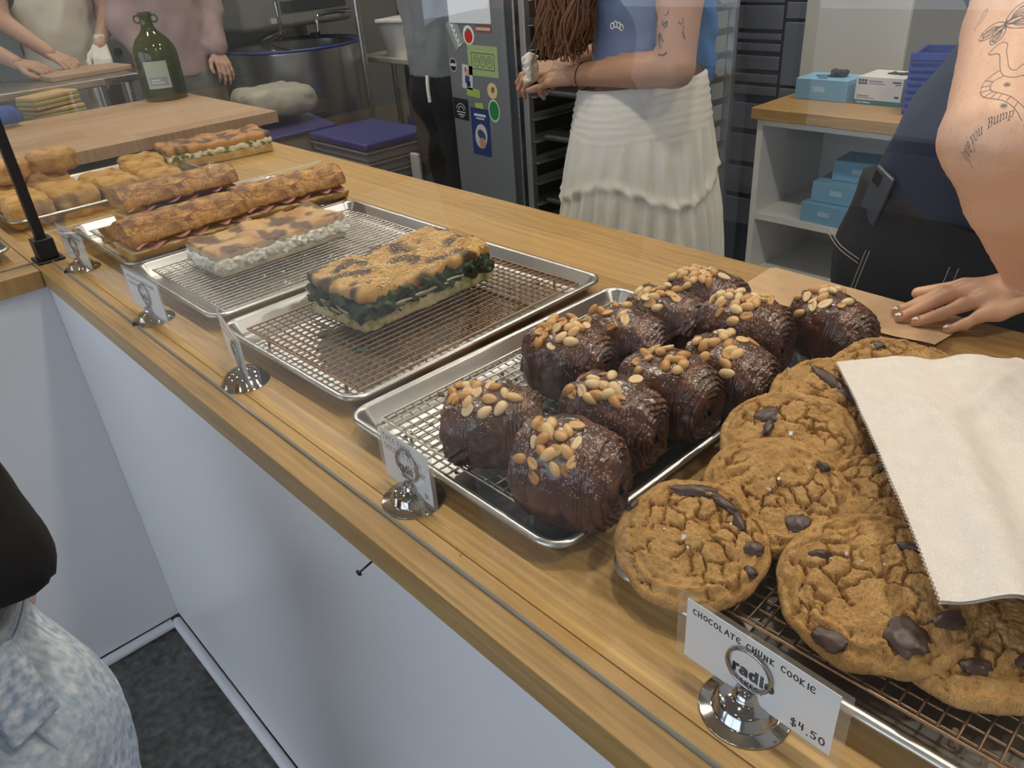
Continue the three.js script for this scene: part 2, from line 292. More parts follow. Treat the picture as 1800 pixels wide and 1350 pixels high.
// ---------- chocolate peanut rolls ----------
const RACK = TOP + 0.0005 + 0.0175;
function rollPoint(th, t, sd) {   // th round the roll axis (x), t from pole to pole
  const a = 0.047, b = 0.043, c = 0.0385, ph = t * Math.PI, e = 0.62, sg = Math.sign, pw = (v, q) => sg(v) * Math.pow(Math.abs(v), q);
  const s = pw(Math.sin(ph), 0.5), k = pw(Math.cos(ph), 0.72);
  let x = a * k, y = b * s * pw(Math.cos(th), 0.82), z = c * s * pw(Math.sin(th), 0.82);
  const w = sstep(0.45, 0.85, Math.abs(k)), rho = Math.hypot(y, z), ang = Math.atan2(z, y);
  const spiral = Math.abs(Math.sin((rho / 0.0046 - (ang * sg(x)) / 6.283 + fbm(y * 60, z * 60, sd) * 0.5) * Math.PI));
  x += sg(x) * w * (spiral * 0.0042 - 0.004 * sstep(0.012, 0, rho) + fbm(y * 70, z * 70, sd + 4) * 0.006);
  const side = sstep(0.3, 0.6, Math.abs(k)) * (1 - w), lam = Math.abs(Math.sin((x / 0.0034 + fbm(x * 20, ang * 0.8, sd) * 1.6) * Math.PI)), tilt = 1 + 0.05 * fbm(x * 25, ang, sd + 7);
  let f = tilt - side * (1 - lam) * 0.085 - (side + w) * 0.12 * fbm(x * 40, ang * 1.2, sd + 2) + fbm(x * 45, y * 45, z * 45 + sd) * 0.13 + fbm(x * 14, y * 14, z * 14 + sd * 2, 2) * 0.16;
  y *= f; z *= f;
  if (y < -0.028) y = -0.028 + (y + 0.028) * 0.2;
  return [x, y + 0.031, z];
}
const rollG = [1, 2, 3].map((sd) => grid(150, 124, (u, v) => { const q = rollPoint(u * 6.28319, clamp(v, 0.004, 0.996), sd * 9.1); return [q[0], q[1], q[2], u, v]; }, true));
const rollTex = [1, 2].map((sd) => {
  const W = 1024, H = 512, cover = new Float32Array(W * H), r = rng(sd * 77);
  for (let n = 0; n < 5200; n++) {
    const u = (r() + r() - 1) * 0.26, v = 0.5 + (r() - 0.5) * 0.8, d = tn(((u + 1) % 1), v, 5, 5, sd, 3); if (d < -0.02 - r() * 0.25 + 0.12) continue;
    const cx = (((u % 1) + 1) % 1) * W, cy = v * H, R = 0.7 + r() * r() * 2.6;
    for (let j = -4; j <= 4; j++) for (let i = -4; i <= 4; i++) { const d2 = Math.hypot(i, j * 1.3) - R; if (d2 < 0.6) { const x = (Math.round(cx) + i + W) % W, y = clamp(Math.round(cy) + j, 0, H - 1); cover[y * W + x] = Math.max(cover[y * W + x], clamp(0.6 - d2) * (0.5 + r() * 0.5)); } }
  }
  return tex(W, H, (u, v, i, j) => {
    const a = tn(u, v, 7, 7, sd + 3, 5), b = tn(u, v, 60, 40, sd + 8, 3), t = clamp(0.45 + a * 1.1 + b * 0.5), s = cover[j * W + i];
    return [0, 1, 2].map((k) => mix(mix([44, 22, 12][k], [126, 68, 34][k], t), [236, 230, 220][k], s));
  });
});
const rollMat = rollTex.map((t) => phys({ map: t, roughness: 0.4, clearcoat: 0.7, clearcoatRoughness: 0.22, bumpMap: t, bumpScale: 0.0008 }));
function peanutGeo(half) {
  const g = new THREE.SphereGeometry(1, 16, 10), p = g.attributes.position;
  for (let i = 0; i < p.count; i++) { let x = p.getX(i), y = p.getY(i), z = p.getZ(i); const taper = 1 - 0.18 * x; if (half && y > 0.1) y = 0.1 + (y - 0.1) * 0.12 - 0.18 * Math.exp(-z * z * 30) * (1 - x * x); p.setXYZ(i, x * 0.0082, y * 0.0046 * taper, z * 0.0053 * taper); }
  g.computeVertexNormals(); return g;
}
const peanutG = [peanutGeo(false), peanutGeo(true)];
const peanutMat = [[0.62, 0.36, 0.13], [0.7, 0.46, 0.2], [0.52, 0.26, 0.08], [0.74, 0.55, 0.3]].map(([r, g, b]) => phys({ color: L(r, g, b), roughness: 0.42, clearcoat: 0.35, clearcoatRoughness: 0.3 }));
const rollList = [
  [0.632, -0.050, 0.30, 'chocolate roll with round peanuts nearest the pan front corner', 20],
  [0.517, -0.062, 0.75, 'peanut roll lying leftmost in its pan beside the price card', 20],
  [0.488, -0.203, 0.15, 'tall peanut roll in the left column dusted with sugar', 22],
  [0.503, -0.279, 0.2, 'peanut roll with a dark raisin-like spot among nuts, second in the left column', 9],
  [0.603, -0.143, 0.1, 'peanut roll directly behind the frontmost roll', 16],
  [0.614, -0.217, 0.05, 'peanut roll in the middle of the right column', 14],
  [0.636, -0.290, 0.0, 'low sugar dusted peanut roll behind the middle one in the right column', 16],
  [0.507, -0.354, 0.15, 'sugary peanut roll third in the left column', 15],
  [0.604, -0.371, 0.02, 'large glossy peanut roll beside the brown paper bag', 24],
  [0.668, -0.446, -0.25, 'dark peanut roll hanging over the pan at the far right', 16],
  [0.512, -0.430, 0.2, 'peanut roll furthest back in the pan, piled with nuts', 22],
];
rollList.forEach(([x, z, yaw, label, n], i) => {
  const r = rng(100 + i * 7), sd = (i % 3) + 1, t = thing('chocolate_peanut_roll', label, 'pastry', [x, RACK, z], yaw, 'chocolate peanut rolls in the pan');
  const b = part('pastry_body', rollG[i % 3], rollMat[i % 2], t); const sc = [1.2, 1.0, 1.12, 0.98, 1.08, 1.12, 1.0, 1.0, 1.2, 1.06, 1.02][i]; b.scale.set(1, sc, sc > 1.1 ? 1.05 : 1);
  const m = new THREE.Matrix4(), placed = [];
  for (let k = 0, tries = 0; k < n && tries < 400; tries++) {
    const th = (r() + r() - 1) * 0.8 + (i === 0 ? 0.5 : 0.18), tt = 0.55 + (r() + r() - 1) * 0.2, p = V(...rollPoint(th, tt, sd * 9.1)), px = V(...rollPoint(th + 0.05, tt, sd * 9.1)).sub(p), pt = V(...rollPoint(th, tt + 0.02, sd * 9.1)).sub(p);
    const nn = px.cross(pt).normalize(); if (nn.y < 0) nn.negate(); p.y *= sc;
    if (placed.some((q) => q.distanceTo(p) < 0.0072)) continue; placed.push(p);
    const pe = part('peanut', peanutG[r() < 0.45 ? 1 : 0], peanutMat[Math.floor(r() * 4)], t);
    pe.quaternion.setFromUnitVectors(V(0, 1, 0), nn.add(V((r() - 0.5) * 0.9, 0, (r() - 0.5) * 0.9)).normalize()).multiply(new THREE.Quaternion().setFromAxisAngle(V(0, 1, 0), r() * 6.28));
    pe.position.copy(p).addScaledVector(nn, 0.0016); pe.scale.setScalar(0.82 + r() * 0.28); k++;
  }
});

// ---------- chocolate chunk cookies ----------
function cookieGeo(sd, R = 0.061, H = 0.0165) {
  const r = rng(sd * 31), cells = []; for (let i = 0; i < 60; i++) cells.push([(r() * 2 - 1) * R * 1.05, (r() * 2 - 1) * R * 1.05]);
  const NR = 84, NT = 190, crack = (x, z) => { let a = 9, b = 9; const wx = x + fbm(x * 130, z * 130, sd) * 0.006, wz = z + fbm(x * 130, z * 130, sd + 5) * 0.006; for (const c of cells) { const d = Math.hypot(wx - c[0], wz - c[1]); if (d < a) { b = a; a = d; } else if (d < b) b = d; } return b - a; };
  const g = grid(NT, NR, (u, v) => {
    const a = u * 6.28319, under = v > 0.86, rr = under ? 1 - ((v - 0.86) / 0.14) * 0.99 : Math.pow(v / 0.86, 0.8), Re = R * (1 + 0.055 * fbm(Math.cos(a) * 1.4, Math.sin(a) * 1.4, sd, 3) * 2);
    const x = Math.cos(a) * Re * rr, z = Math.sin(a) * Re * rr; let y;
    if (under) y = 0.0045 * Math.pow(rr, 6);
    else {
      const dome = H * Math.pow(1 - Math.pow(rr, 5.5), 0.5), cr = crack(x, z), mask = sstep(-0.2, 0.08, fbm(x * 28, z * 28, sd + 2));
      y = 0.0045 + dome * (0.93 + 0.07 * Math.cos(rr * 3)) + fbm(x * 30, z * 30, sd + 9, 3) * 0.008 * (1 - Math.pow(rr, 8)) + fbm(x * 260, z * 260, sd, 3) * 0.0024;
      y -= 0.0085 * Math.exp(-cr / 0.0011) * mask * (1 - Math.pow(rr, 10));
      y += 0.0017 * Math.sin((rr * 34 + fbm(x * 20, z * 20, sd + 3) * 8)) * sstep(0.62, 0.8, rr) * (1 - Math.pow(rr, 12));
    }
    return [x, y, z, x, z];
  }, true);
  return paint(g, (x, y, z) => {
    const n = fbm(x * 60, z * 60, sd + 20, 4), f = fbm(x * 420, y * 420, z * 420 + sd, 2); const c = mixc([0.45, 0.255, 0.085], [0.66, 0.41, 0.16], clamp(0.5 + n * 1.3 + f * 0.9));
    return c;
  });
}
const cookieBump = tex(256, 256, (u, v) => { const s = 128 + tn(u, v, 40, 40, 6, 3) * 170; return [s, s, s]; }, 1 / 0.05, false);
const poreTex = tex(512, 512, (() => { const w = 512, k = new Float32Array(w * w).fill(1), r = rng(5); for (let n = 0; n < 900; n++) { const x = r() * w, y = r() * w, R = 0.8 + r() * r() * 3.4, e = 0.4 + r() * 0.6, d = 0.3 + r() * 0.4; for (let j = -6; j <= 6; j++) for (let i = -6; i <= 6; i++) if (Math.hypot(i, j / e) < R) { const q = ((Math.round(y) + j + w) % w) * w + ((Math.round(x) + i + w) % w); k[q] = Math.min(k[q], d); } } return (u, v, i, j) => { const a = 255 * (0.8 + tn(u, v, 60, 60, 3, 3) * 0.4) * k[j * w + i]; return [a, a, a]; }; })(), 1 / 0.07, false);   // relief: pits and grain
const crustTex = tex(512, 512, (u, v) => { const a = tn(u, v, 70, 70, 3, 3) * 60 + tn(u, v, 14, 14, 9, 3) * 34; return [236 + a, 232 + a * 1.05, 224 + a * 1.15]; }, 1 / 0.07);
const cookieMat = mat({ vertexColors: true, map: crustTex, roughness: 0.82, bumpMap: poreTex, bumpScale: 0.0022 });
const cookieGs = [1, 2, 3, 4].map((s) => cookieGeo(s * 3));
const chocMat = phys({ color: L(0.055, 0.026, 0.019), roughness: 0.42, clearcoat: 0.25, clearcoatRoughness: 0.35 });
function chunkGeo(sd) {
  const g = new THREE.IcosahedronGeometry(1, 4), p = g.attributes.position;
  for (let i = 0; i < p.count; i++) { const x = p.getX(i), y = p.getY(i), z = p.getZ(i), f = 1 + fbm(x * 1.3 + sd, y * 1.3, z * 1.3, 3) * 0.9; p.setXYZ(i, x * f, y * (0.9 + 0.4 * fbm(x * 2.2, z * 2.2, sd)), z * f); }
  const m = mergeVertices(new THREE.BufferGeometry().setAttribute('position', p), 1e-5); m.computeVertexNormals(); return m;
}
const chunkGs = [1, 2, 3].map((s) => chunkGeo(s * 5));
function cookieTop(sd, x, z, R = 0.061, H = 0.0165) { const rr = Math.hypot(x, z) / R; return 0.0045 + H * Math.pow(Math.max(0, 1 - Math.pow(rr, 5.5)), 0.5) * (0.93 + 0.07 * Math.cos(rr * 3)) + fbm(x * 30, z * 30, sd * 3 + 9, 3) * 0.008 * (1 - Math.pow(Math.min(1, rr), 8)); }
// x, y, z of the underside centre, tilt towards +z, tilt towards +x, spin, scale, chunks [x, z, half length, half width, turn] in units of the radius
const cookieList = [
  [0.753, 0.951, -0.063, 0.30, 0.12, 0.3, 1.0, 1, 'whole cookie at the left front, leaning out over the pan rim', [[-0.35, -0.6, 0.24, 0.08, 0.5], [0.05, -0.66, 0.2, 0.06, -0.1], [0.38, -0.52, 0.14, 0.06, -0.7], [0.72, -0.3, 0.11, 0.09, 0.3], [0.86, -0.02, 0.08, 0.06, 0], [-0.93, 0.05, 0.1, 0.05, 1.5]]],
  [0.880, 0.953, -0.106, 0.26, 0.05, 1.7, 1.1, 2, 'big cookie at the front right behind the price card, with a round chocolate lump', [[0.1, -0.62, 0.13, 0.04, 0.3], [0.5, 0.42, 0.2, 0.16, -0.5], [-0.05, 0.85, 0.16, 0.1, 0.2], [-0.62, 0.05, 0.09, 0.05, 0.6], [0.55, -0.35, 0.05, 0.05, 0], [0.62, -0.2, 0.05, 0.06, 0.4], [0.75, 0.0, 0.13, 0.09, 0.9]]],
  [0.775, 0.962, -0.146, 0.30, 0.12, 2.4, 0.98, 3, 'cookie just behind the left front one with a square chocolate piece at its edge', [[0.55, 0.32, 0.13, 0.13, 0.4], [0.8, 0.42, 0.09, 0.05, 1], [0.35, -0.7, 0.08, 0.05, 0]]],
  [0.752, 0.969, -0.212, 0.27, 0.1, 3.9, 1.02, 4, 'third cookie back, with an arrow-shaped chocolate piece', [[-0.45, -0.12, 0.14, 0.12, 0.9], [-0.3, 0.12, 0.06, 0.12, 0.2], [0.5, 0.5, 0.1, 0.06, 0.4]]],
  [0.752, 0.973, -0.292, 0.22, 0.08, 5.1, 1.02, 1, 'fourth cookie back, with a long chocolate streak', [[-0.2, -0.2, 0.3, 0.09, -0.35], [0.15, -0.1, 0.16, 0.1, -0.3]]],
  [0.776, 0.975, -0.365, 0.16, 0.05, 0.9, 1.05, 2, 'furthest back cookie touching the paper bag corner', [[0.1, 0.35, 0.17, 0.11, 0.6], [0.32, 0.15, 0.17, 0.13, 0.3], [-0.5, -0.4, 0.1, 0.07, 0]]],
  [0.850, 0.961, -0.190, 0.24, 0.0, 4.4, 0.98, 3, 'cookie half hidden behind the big right front cookie', [[0.3, -0.15, 0.09, 0.07, 0.2], [-0.3, -0.5, 0.1, 0.06, 1]]],
  [0.940, 0.942, -0.125, 0.14, 0.0, 2.0, 1.02, 4, 'cookie peeking out to the right of the big front cookie under the white bag', [[0.25, 0.55, 0.12, 0.09, 0.5], [0.6, 0.2, 0.1, 0.07, 1.2]]],
];
cookieList.forEach(([x, y, z, tz, tx, spin, sc, v, label, chunks], i) => {
  const t = thing('cookie', label, 'cookie', [x, y, z], 0, 'chocolate chunk cookies in the pan'); t.rotation.set(tz, 0, -tx); t.scale.setScalar(sc);
  const q = part('cookie_body', cookieGs[v - 1], cookieMat, t); q.rotation.y = spin; const c = Math.cos(-spin), s = Math.sin(-spin);
  chunks.forEach(([a, b, l, w, turn], k) => {
    const X = a * 0.06, Z = b * 0.06, lx = X * c + Z * s, lz = -X * s + Z * c, yy = cookieTop(v, lx, lz);
    const m = part('chocolate_chunk', chunkGs[k % 3], chocMat, t); m.position.set(X, yy - 0.0006, Z); m.scale.set(l * 0.068, 0.004, w * 0.072); m.rotation.y = turn;
  });
  const r = rng(i + 60); if (i < 4) for (let k = 0; k < 4; k++) { const a = r() * 6.28, d = r() * 0.035, X = Math.cos(a) * d, Z = Math.sin(a) * d, lx = X * c + Z * s, lz = -X * s + Z * c; const m = part('salt_flake', saltG(), saltM(), t); m.position.set(X, cookieTop(v, lx, lz) + 0.0004, Z); m.rotation.set(r(), r() * 3, r()); const e = 0.6 + r() * (k ? 0.4 : 1.2); m.scale.set(e, 1, e); }
});
function saltG() { return saltG.g ??= bx(-0.0013, 0.0013, -0.0003, 0.0003, -0.0011, 0.0011); }
function saltM() { return saltM.m ??= mat({ color: L(0.85, 0.84, 0.8), roughness: 0.3 }); }

// ---------- sandwiches ----------
const boxF = (x, y, z, hx, hy, hz, r) => { const a = Math.abs(x) - hx + r, b = Math.abs(y) - hy + r, c = Math.abs(z) - hz + r; return Math.hypot(Math.max(a, 0), Math.max(b, 0), Math.max(c, 0)) + Math.min(Math.max(a, b, c), 0) - r; };
const breadMat = mat({ vertexColors: true, roughness: 0.75, bumpMap: cookieBump, bumpScale: 0.0005 });
const glossBread = phys({ vertexColors: true, roughness: 0.55, clearcoat: 0.2, clearcoatRoughness: 0.4, bumpMap: cookieBump, bumpScale: 0.0004 });
const seedG = () => (seedG.g ??= (() => { const g = new THREE.SphereGeometry(1, 6, 4); g.scale(0.0016, 0.0005, 0.001); return g; })());
const crumbKind = (name, label, category, geo, m, spots) => {   // a scatter nobody would count
  const im = new THREE.InstancedMesh(geo, m, spots.length), q = new THREE.Object3D(); im.name = name;
  spots.forEach(([x, y, z, s, a, b, c, col], i) => { q.position.set(x, y, z); q.rotation.set(a, b, c); q.scale.setScalar(s); q.updateMatrix(); im.setMatrixAt(i, q.matrix); if (col) im.setColorAt(i, L(...col)); });
  im.castShadow = im.receiveShadow = true; im.userData.kind = 'stuff'; if (label) { im.userData.label = label; im.userData.category = category; } return im;
};
{ // pale egg salad focaccia
  const t = thing('focaccia_sandwich', 'flat focaccia slab with pale egg salad filling spilling from its sides', 'sandwich', [-0.238, RACK, -0.212], 0.05);
  const hx = 0.058, hz = 0.125;
  part('bottom_bread', field((x, y, z) => boxF(x, y - 0.007, z, hx - 0.002, 0.0068, hz - 0.002, 0.005) - fbm(x * 60, y * 60, z * 60, 3) * 0.003, [-0.07, -0.006, -0.135], [0.07, 0.02, 0.135], 0.0032), breadMat, t);
  paint(t.children[0].geometry, (x, y, z) => mixc([0.62, 0.52, 0.33], [0.7, 0.62, 0.45], clamp(0.5 + fbm(x * 50, y * 50, z * 50) * 1.5)));
  const eg = part('egg_salad', field((x, y, z) => boxF(x, y - 0.021, z, hx + 0.001, 0.010, hz + 0.001, 0.007) - fbm(x * 90, y * 90, z * 90, 3) * 0.013 - Math.abs(fbm(x * 220, y * 220, z * 220, 2)) * 0.009, [-0.075, 0.0, -0.145], [0.075, 0.042, 0.145], 0.002), mat({ vertexColors: true, roughness: 0.5 }), t, 'crumbly white egg salad');
  paint(eg.geometry, (x, y, z) => mixc(mixc([0.78, 0.77, 0.66], [0.86, 0.86, 0.8], clamp(0.5 + fbm(x * 120, y * 120, z * 120) * 2)), [0.36, 0.42, 0.16], fbm(x * 90, y * 90, z * 90 + 4, 2) > 0.27 ? 0.7 : 0));
  const tp = part('top_bread', field((x, y, z) => boxF(x, y - 0.0345 - fbm(x * 22, z * 22, 3) * 0.012, z, hx - 0.001, 0.0085, hz, 0.006) - fbm(x * 90, y * 90, z * 90, 2) * 0.002, [-0.07, 0.01, -0.14], [0.07, 0.06, 0.14], 0.0026), glossBread, t, 'browned focaccia top');
  paint(tp.geometry, (x, y, z, nx, ny) => { const spots = sstep(-0.04, 0.14, fbm(x * 24, z * 24, 8, 3)), big = sstep(-0.1, 0.25, fbm(x * 14, z * 14, 5, 3)); let c = mixc([0.6, 0.38, 0.16], [0.44, 0.21, 0.07], big); c = mixc(c, [0.1, 0.045, 0.03], spots * 0.9); return ny < 0.35 ? mixc(c, [0.7, 0.6, 0.42], 0.6) : c; });
}
{ // kale and sesame slab
  const t = thing('kale_sandwich', 'thick sesame crusted sandwich slab stuffed with dark kale and green spread', 'sandwich', [0.118, RACK, -0.243], 0.05);
  const hx = 0.063, hz = 0.121;
  const bt = part('bottom_bread', field((x, y, z) => boxF(x, y - 0.0115, z, hx - 0.001, 0.0112, hz - 0.001, 0.005) - fbm(x * 60, y * 60, z * 60, 3) * 0.005, [-0.09, -0.006, -0.135], [0.09, 0.031, 0.135], 0.003), breadMat, t);
  paint(bt.geometry, (x, y, z) => { const g = sstep(0, 0.2, fbm(x * 60, y * 60, z * 60 + 3, 3)); return mixc(mixc([0.6, 0.5, 0.24], [0.68, 0.6, 0.36], clamp(0.5 + fbm(x * 80, y * 80, z * 80))), [0.22, 0.28, 0.05], g * 0.85); });
  const kl = part('kale_filling', field((x, y, z) => boxF(x, y - 0.0335, z, hx + 0.002, 0.013, hz + 0.002, 0.006) - fbm(x * 60, y * 60, z * 60, 3) * 0.022 - Math.abs(fbm(x * 190, y * 190, z * 190, 2)) * 0.006, [-0.1, 0.004, -0.148], [0.1, 0.062, 0.148], 0.0026), mat({ vertexColors: true, roughness: 0.45 }), t, 'dark green kale filling');
  paint(kl.geometry, (x, y, z) => { const a = clamp(0.5 + fbm(x * 90, y * 90, z * 90) * 2.2); return mixc([0.006, 0.015, 0.007], [0.035, 0.07, 0.02], a); });
  const rk = rng(9), ons = [];
  for (let k = 0; k < 7; k++) { const x = hx - 0.003 + rk() * 0.004, z0 = 0.12 - k * 0.018 - rk() * 0.03, y = 0.0235 + rk() * 0.004; part('onion_strip', tube([[x, y, z0], [x + 0.004, y + 0.004, z0 - 0.02], [x + 0.003, y + 0.001, z0 - 0.045]], 0.0017, 10, 5), mat({ color: L(0.55, 0.46, 0.34), roughness: 0.4 }), t); }
  for (let k = 0; k < 5; k++) { const z = hz - 0.001 + rk() * 0.004, x0 = -0.066 + k * 0.018, y = 0.028 + rk() * 0.012; part('onion_strip', tube([[x0, y, z], [x0 + 0.014, y - 0.003, z + 0.003], [x0 + 0.03, y - 0.006, z + 0.001]], 0.002, 10, 5), mat({ color: L(0.55, 0.44, 0.38), roughness: 0.4 }), t); }
  const topY = (x, z) => 0.0535 + fbm(x * 20, z * 20, 6) * 0.02 - 0.006 * sstep(0.02, 0.07, x);
  const tp = part('top_bread', field((x, y, z) => boxF(x, y - topY(x, z), z, hx + 0.0005 + fbm(z * 30, 2, 4) * 0.012, 0.0095, hz + 0.001, 0.008) - fbm(x * 90, y * 90, z * 90, 2) * 0.0018, [-0.095, 0.018, -0.14], [0.095, 0.078, 0.14], 0.0026), glossBread, t, 'charred sesame crust');
  const charF = (x, z) => sstep(0.0, 0.13, fbm(x * 24 + 2, z * 16, 12, 3));
  paint(tp.geometry, (x, y, z, nx, ny) => { let c = mixc([0.6, 0.37, 0.12], [0.46, 0.24, 0.065], clamp(0.5 + fbm(x * 40, z * 40, 2) * 1.5)); c = mixc(c, [0.035, 0.02, 0.014], charF(x, z) * 0.92); return c; });
  const r = rng(21), sp = []; for (let k = 0; k < 2600; k++) { const x = (r() * 2 - 1) * hx * 0.97, z = (r() * 2 - 1) * hz * 0.98, ch = charF(x, z); if (ch > 0.5 && r() < 0.72) continue; const e = sstep(0.9, 1.0, Math.max(Math.abs(x) / hx, Math.abs(z) / hz)); sp.push([x, topY(x, z) + 0.0099 - e * 0.005, z, 0.8 + r() * 0.4, (r() - 0.5) * 0.5, r() * 6.3, (r() - 0.5) * 0.5, mixc([0.74, 0.5, 0.2], [0.85, 0.68, 0.38], r())]); }
  const im = crumbKind('sesame_seeds', null, null, seedG(), mat({ color: 0xffffff, roughness: 0.5 }), sp); tp.add(im);
}
// ham baguette halves
const sesameTex = tex(512, 512, (() => { const r = rng(3), w = 512, c = new Float32Array(w * w); for (let n = 0; n < 5200; n++) { const x = Math.floor(r() * w), y = Math.floor(r() * w), a = r() * 3.14; for (let k = -3; k <= 3; k++) for (let j = -1; j <= 1; j++) { const X = (Math.round(x + Math.cos(a) * k - Math.sin(a) * j) + w) % w, Y = (Math.round(y + Math.sin(a) * k + Math.cos(a) * j) + w) % w; c[Y * w + X] = 1; } } return (u, v, i, j) => { const b = tn(u, v, 5, 5, 2, 4), s = c[j * w + i] * (b > -0.15 ? 1 : 0.25), t = clamp(0.5 + b * 1.7), q = [0, 1, 2].map((k) => mix([92, 46, 20][k], [206, 144, 66][k], t)); return [mix(q[0], 240, s * 0.75), mix(q[1], 200, s * 0.75), mix(q[2], 130, s * 0.75)]; }; })(), 1 / 0.11);
const sesameMat = phys({ map: sesameTex, roughness: 0.5, clearcoat: 0.15, clearcoatRoughness: 0.4, bumpMap: sesameTex, bumpScale: 0.0008 });
const hamMat = phys({ color: L(0.66, 0.3, 0.29), roughness: 0.35, clearcoat: 0.3 });
{
  const ln = 0.108, w = 0.04;
  const topG = boxUV(field((x, y, z) => { const e = Math.hypot(x / w, (y - 0.036) / 0.03) - 1; return Math.max(e * 0.028, 0.036 - y, Math.abs(z) - ln + 0.004 * (x * x + y * y) * 900 * 0.01) - 0.003 - fbm(x * 40, y * 40, z * 30, 3) * 0.006; }, [-0.055, 0.02, -0.125], [0.055, 0.085, 0.125], 0.003));
  const botG = paint(field((x, y, z) => { const e = Math.hypot(x / (w + 0.002), (y - 0.022) / 0.02) - 1; return Math.max(e * 0.018, y - 0.02, Math.abs(z) - ln) - 0.003 - fbm(x * 50, y * 50, z * 40, 3) * 0.004; }, [-0.055, -0.01, -0.125], [0.055, 0.034, 0.125], 0.003), (x, y, z, nx, ny) => mixc(mixc([0.4, 0.2, 0.06], [0.52, 0.3, 0.1], clamp(0.5 + fbm(x * 40, y * 40, z * 40) * 2)), [0.7, 0.58, 0.36], ny > 0.5 ? 0.8 : 0));
  const hamG = (s) => grid(60, 8, (u, v) => { const z = (u * 2 - 1) * (ln - 0.004), out = 0.044 + 0.009 * Math.sin(u * 17 + s * 3) + fbm(u * 8, s, 3) * 0.014; return [mix(-out, out, v), 0.026 + s * 0.004 + 0.0035 * Math.sin(u * 31 + v * 3 + s) * (Math.abs(v - 0.5) * 2), z]; });
  const h0 = hamG(0), h1 = hamG(1.4), hm = hamMat.clone(); hm.side = THREE.DoubleSide;
  const list = [
    [-0.400, RACK + 0.004, -0.128, 0.03, 0, 'sesame ham baguette half at the front of the lower row'],
    [-0.418, RACK + 0.004, -0.352, -0.06, 0, 'sesame ham baguette half at the back of the lower row, ham edge showing'],
    [-0.500, RACK + 0.004, -0.135, 0.02, 0, 'ham baguette half underneath another at the divider side'],
    [-0.492, RACK + 0.036, -0.165, -0.03, 0.1, 'dusty sesame baguette half stacked on top of another'],
  ];
  for (const [x, y, z, yaw, roll, label] of list) { const t = thing('ham_baguette', label, 'sandwich', [x, y, z], yaw, 'ham baguette halves in the far pan'); t.rotation.z = roll; if (label.includes('underneath')) t.scale.y = 0.5; part('bottom_bread', botG, breadMat, t); part('ham_slice', h0, hm, t); part('ham_slice', h1, hm, t); part('top_bread', topG, sesameMat, t); }
}
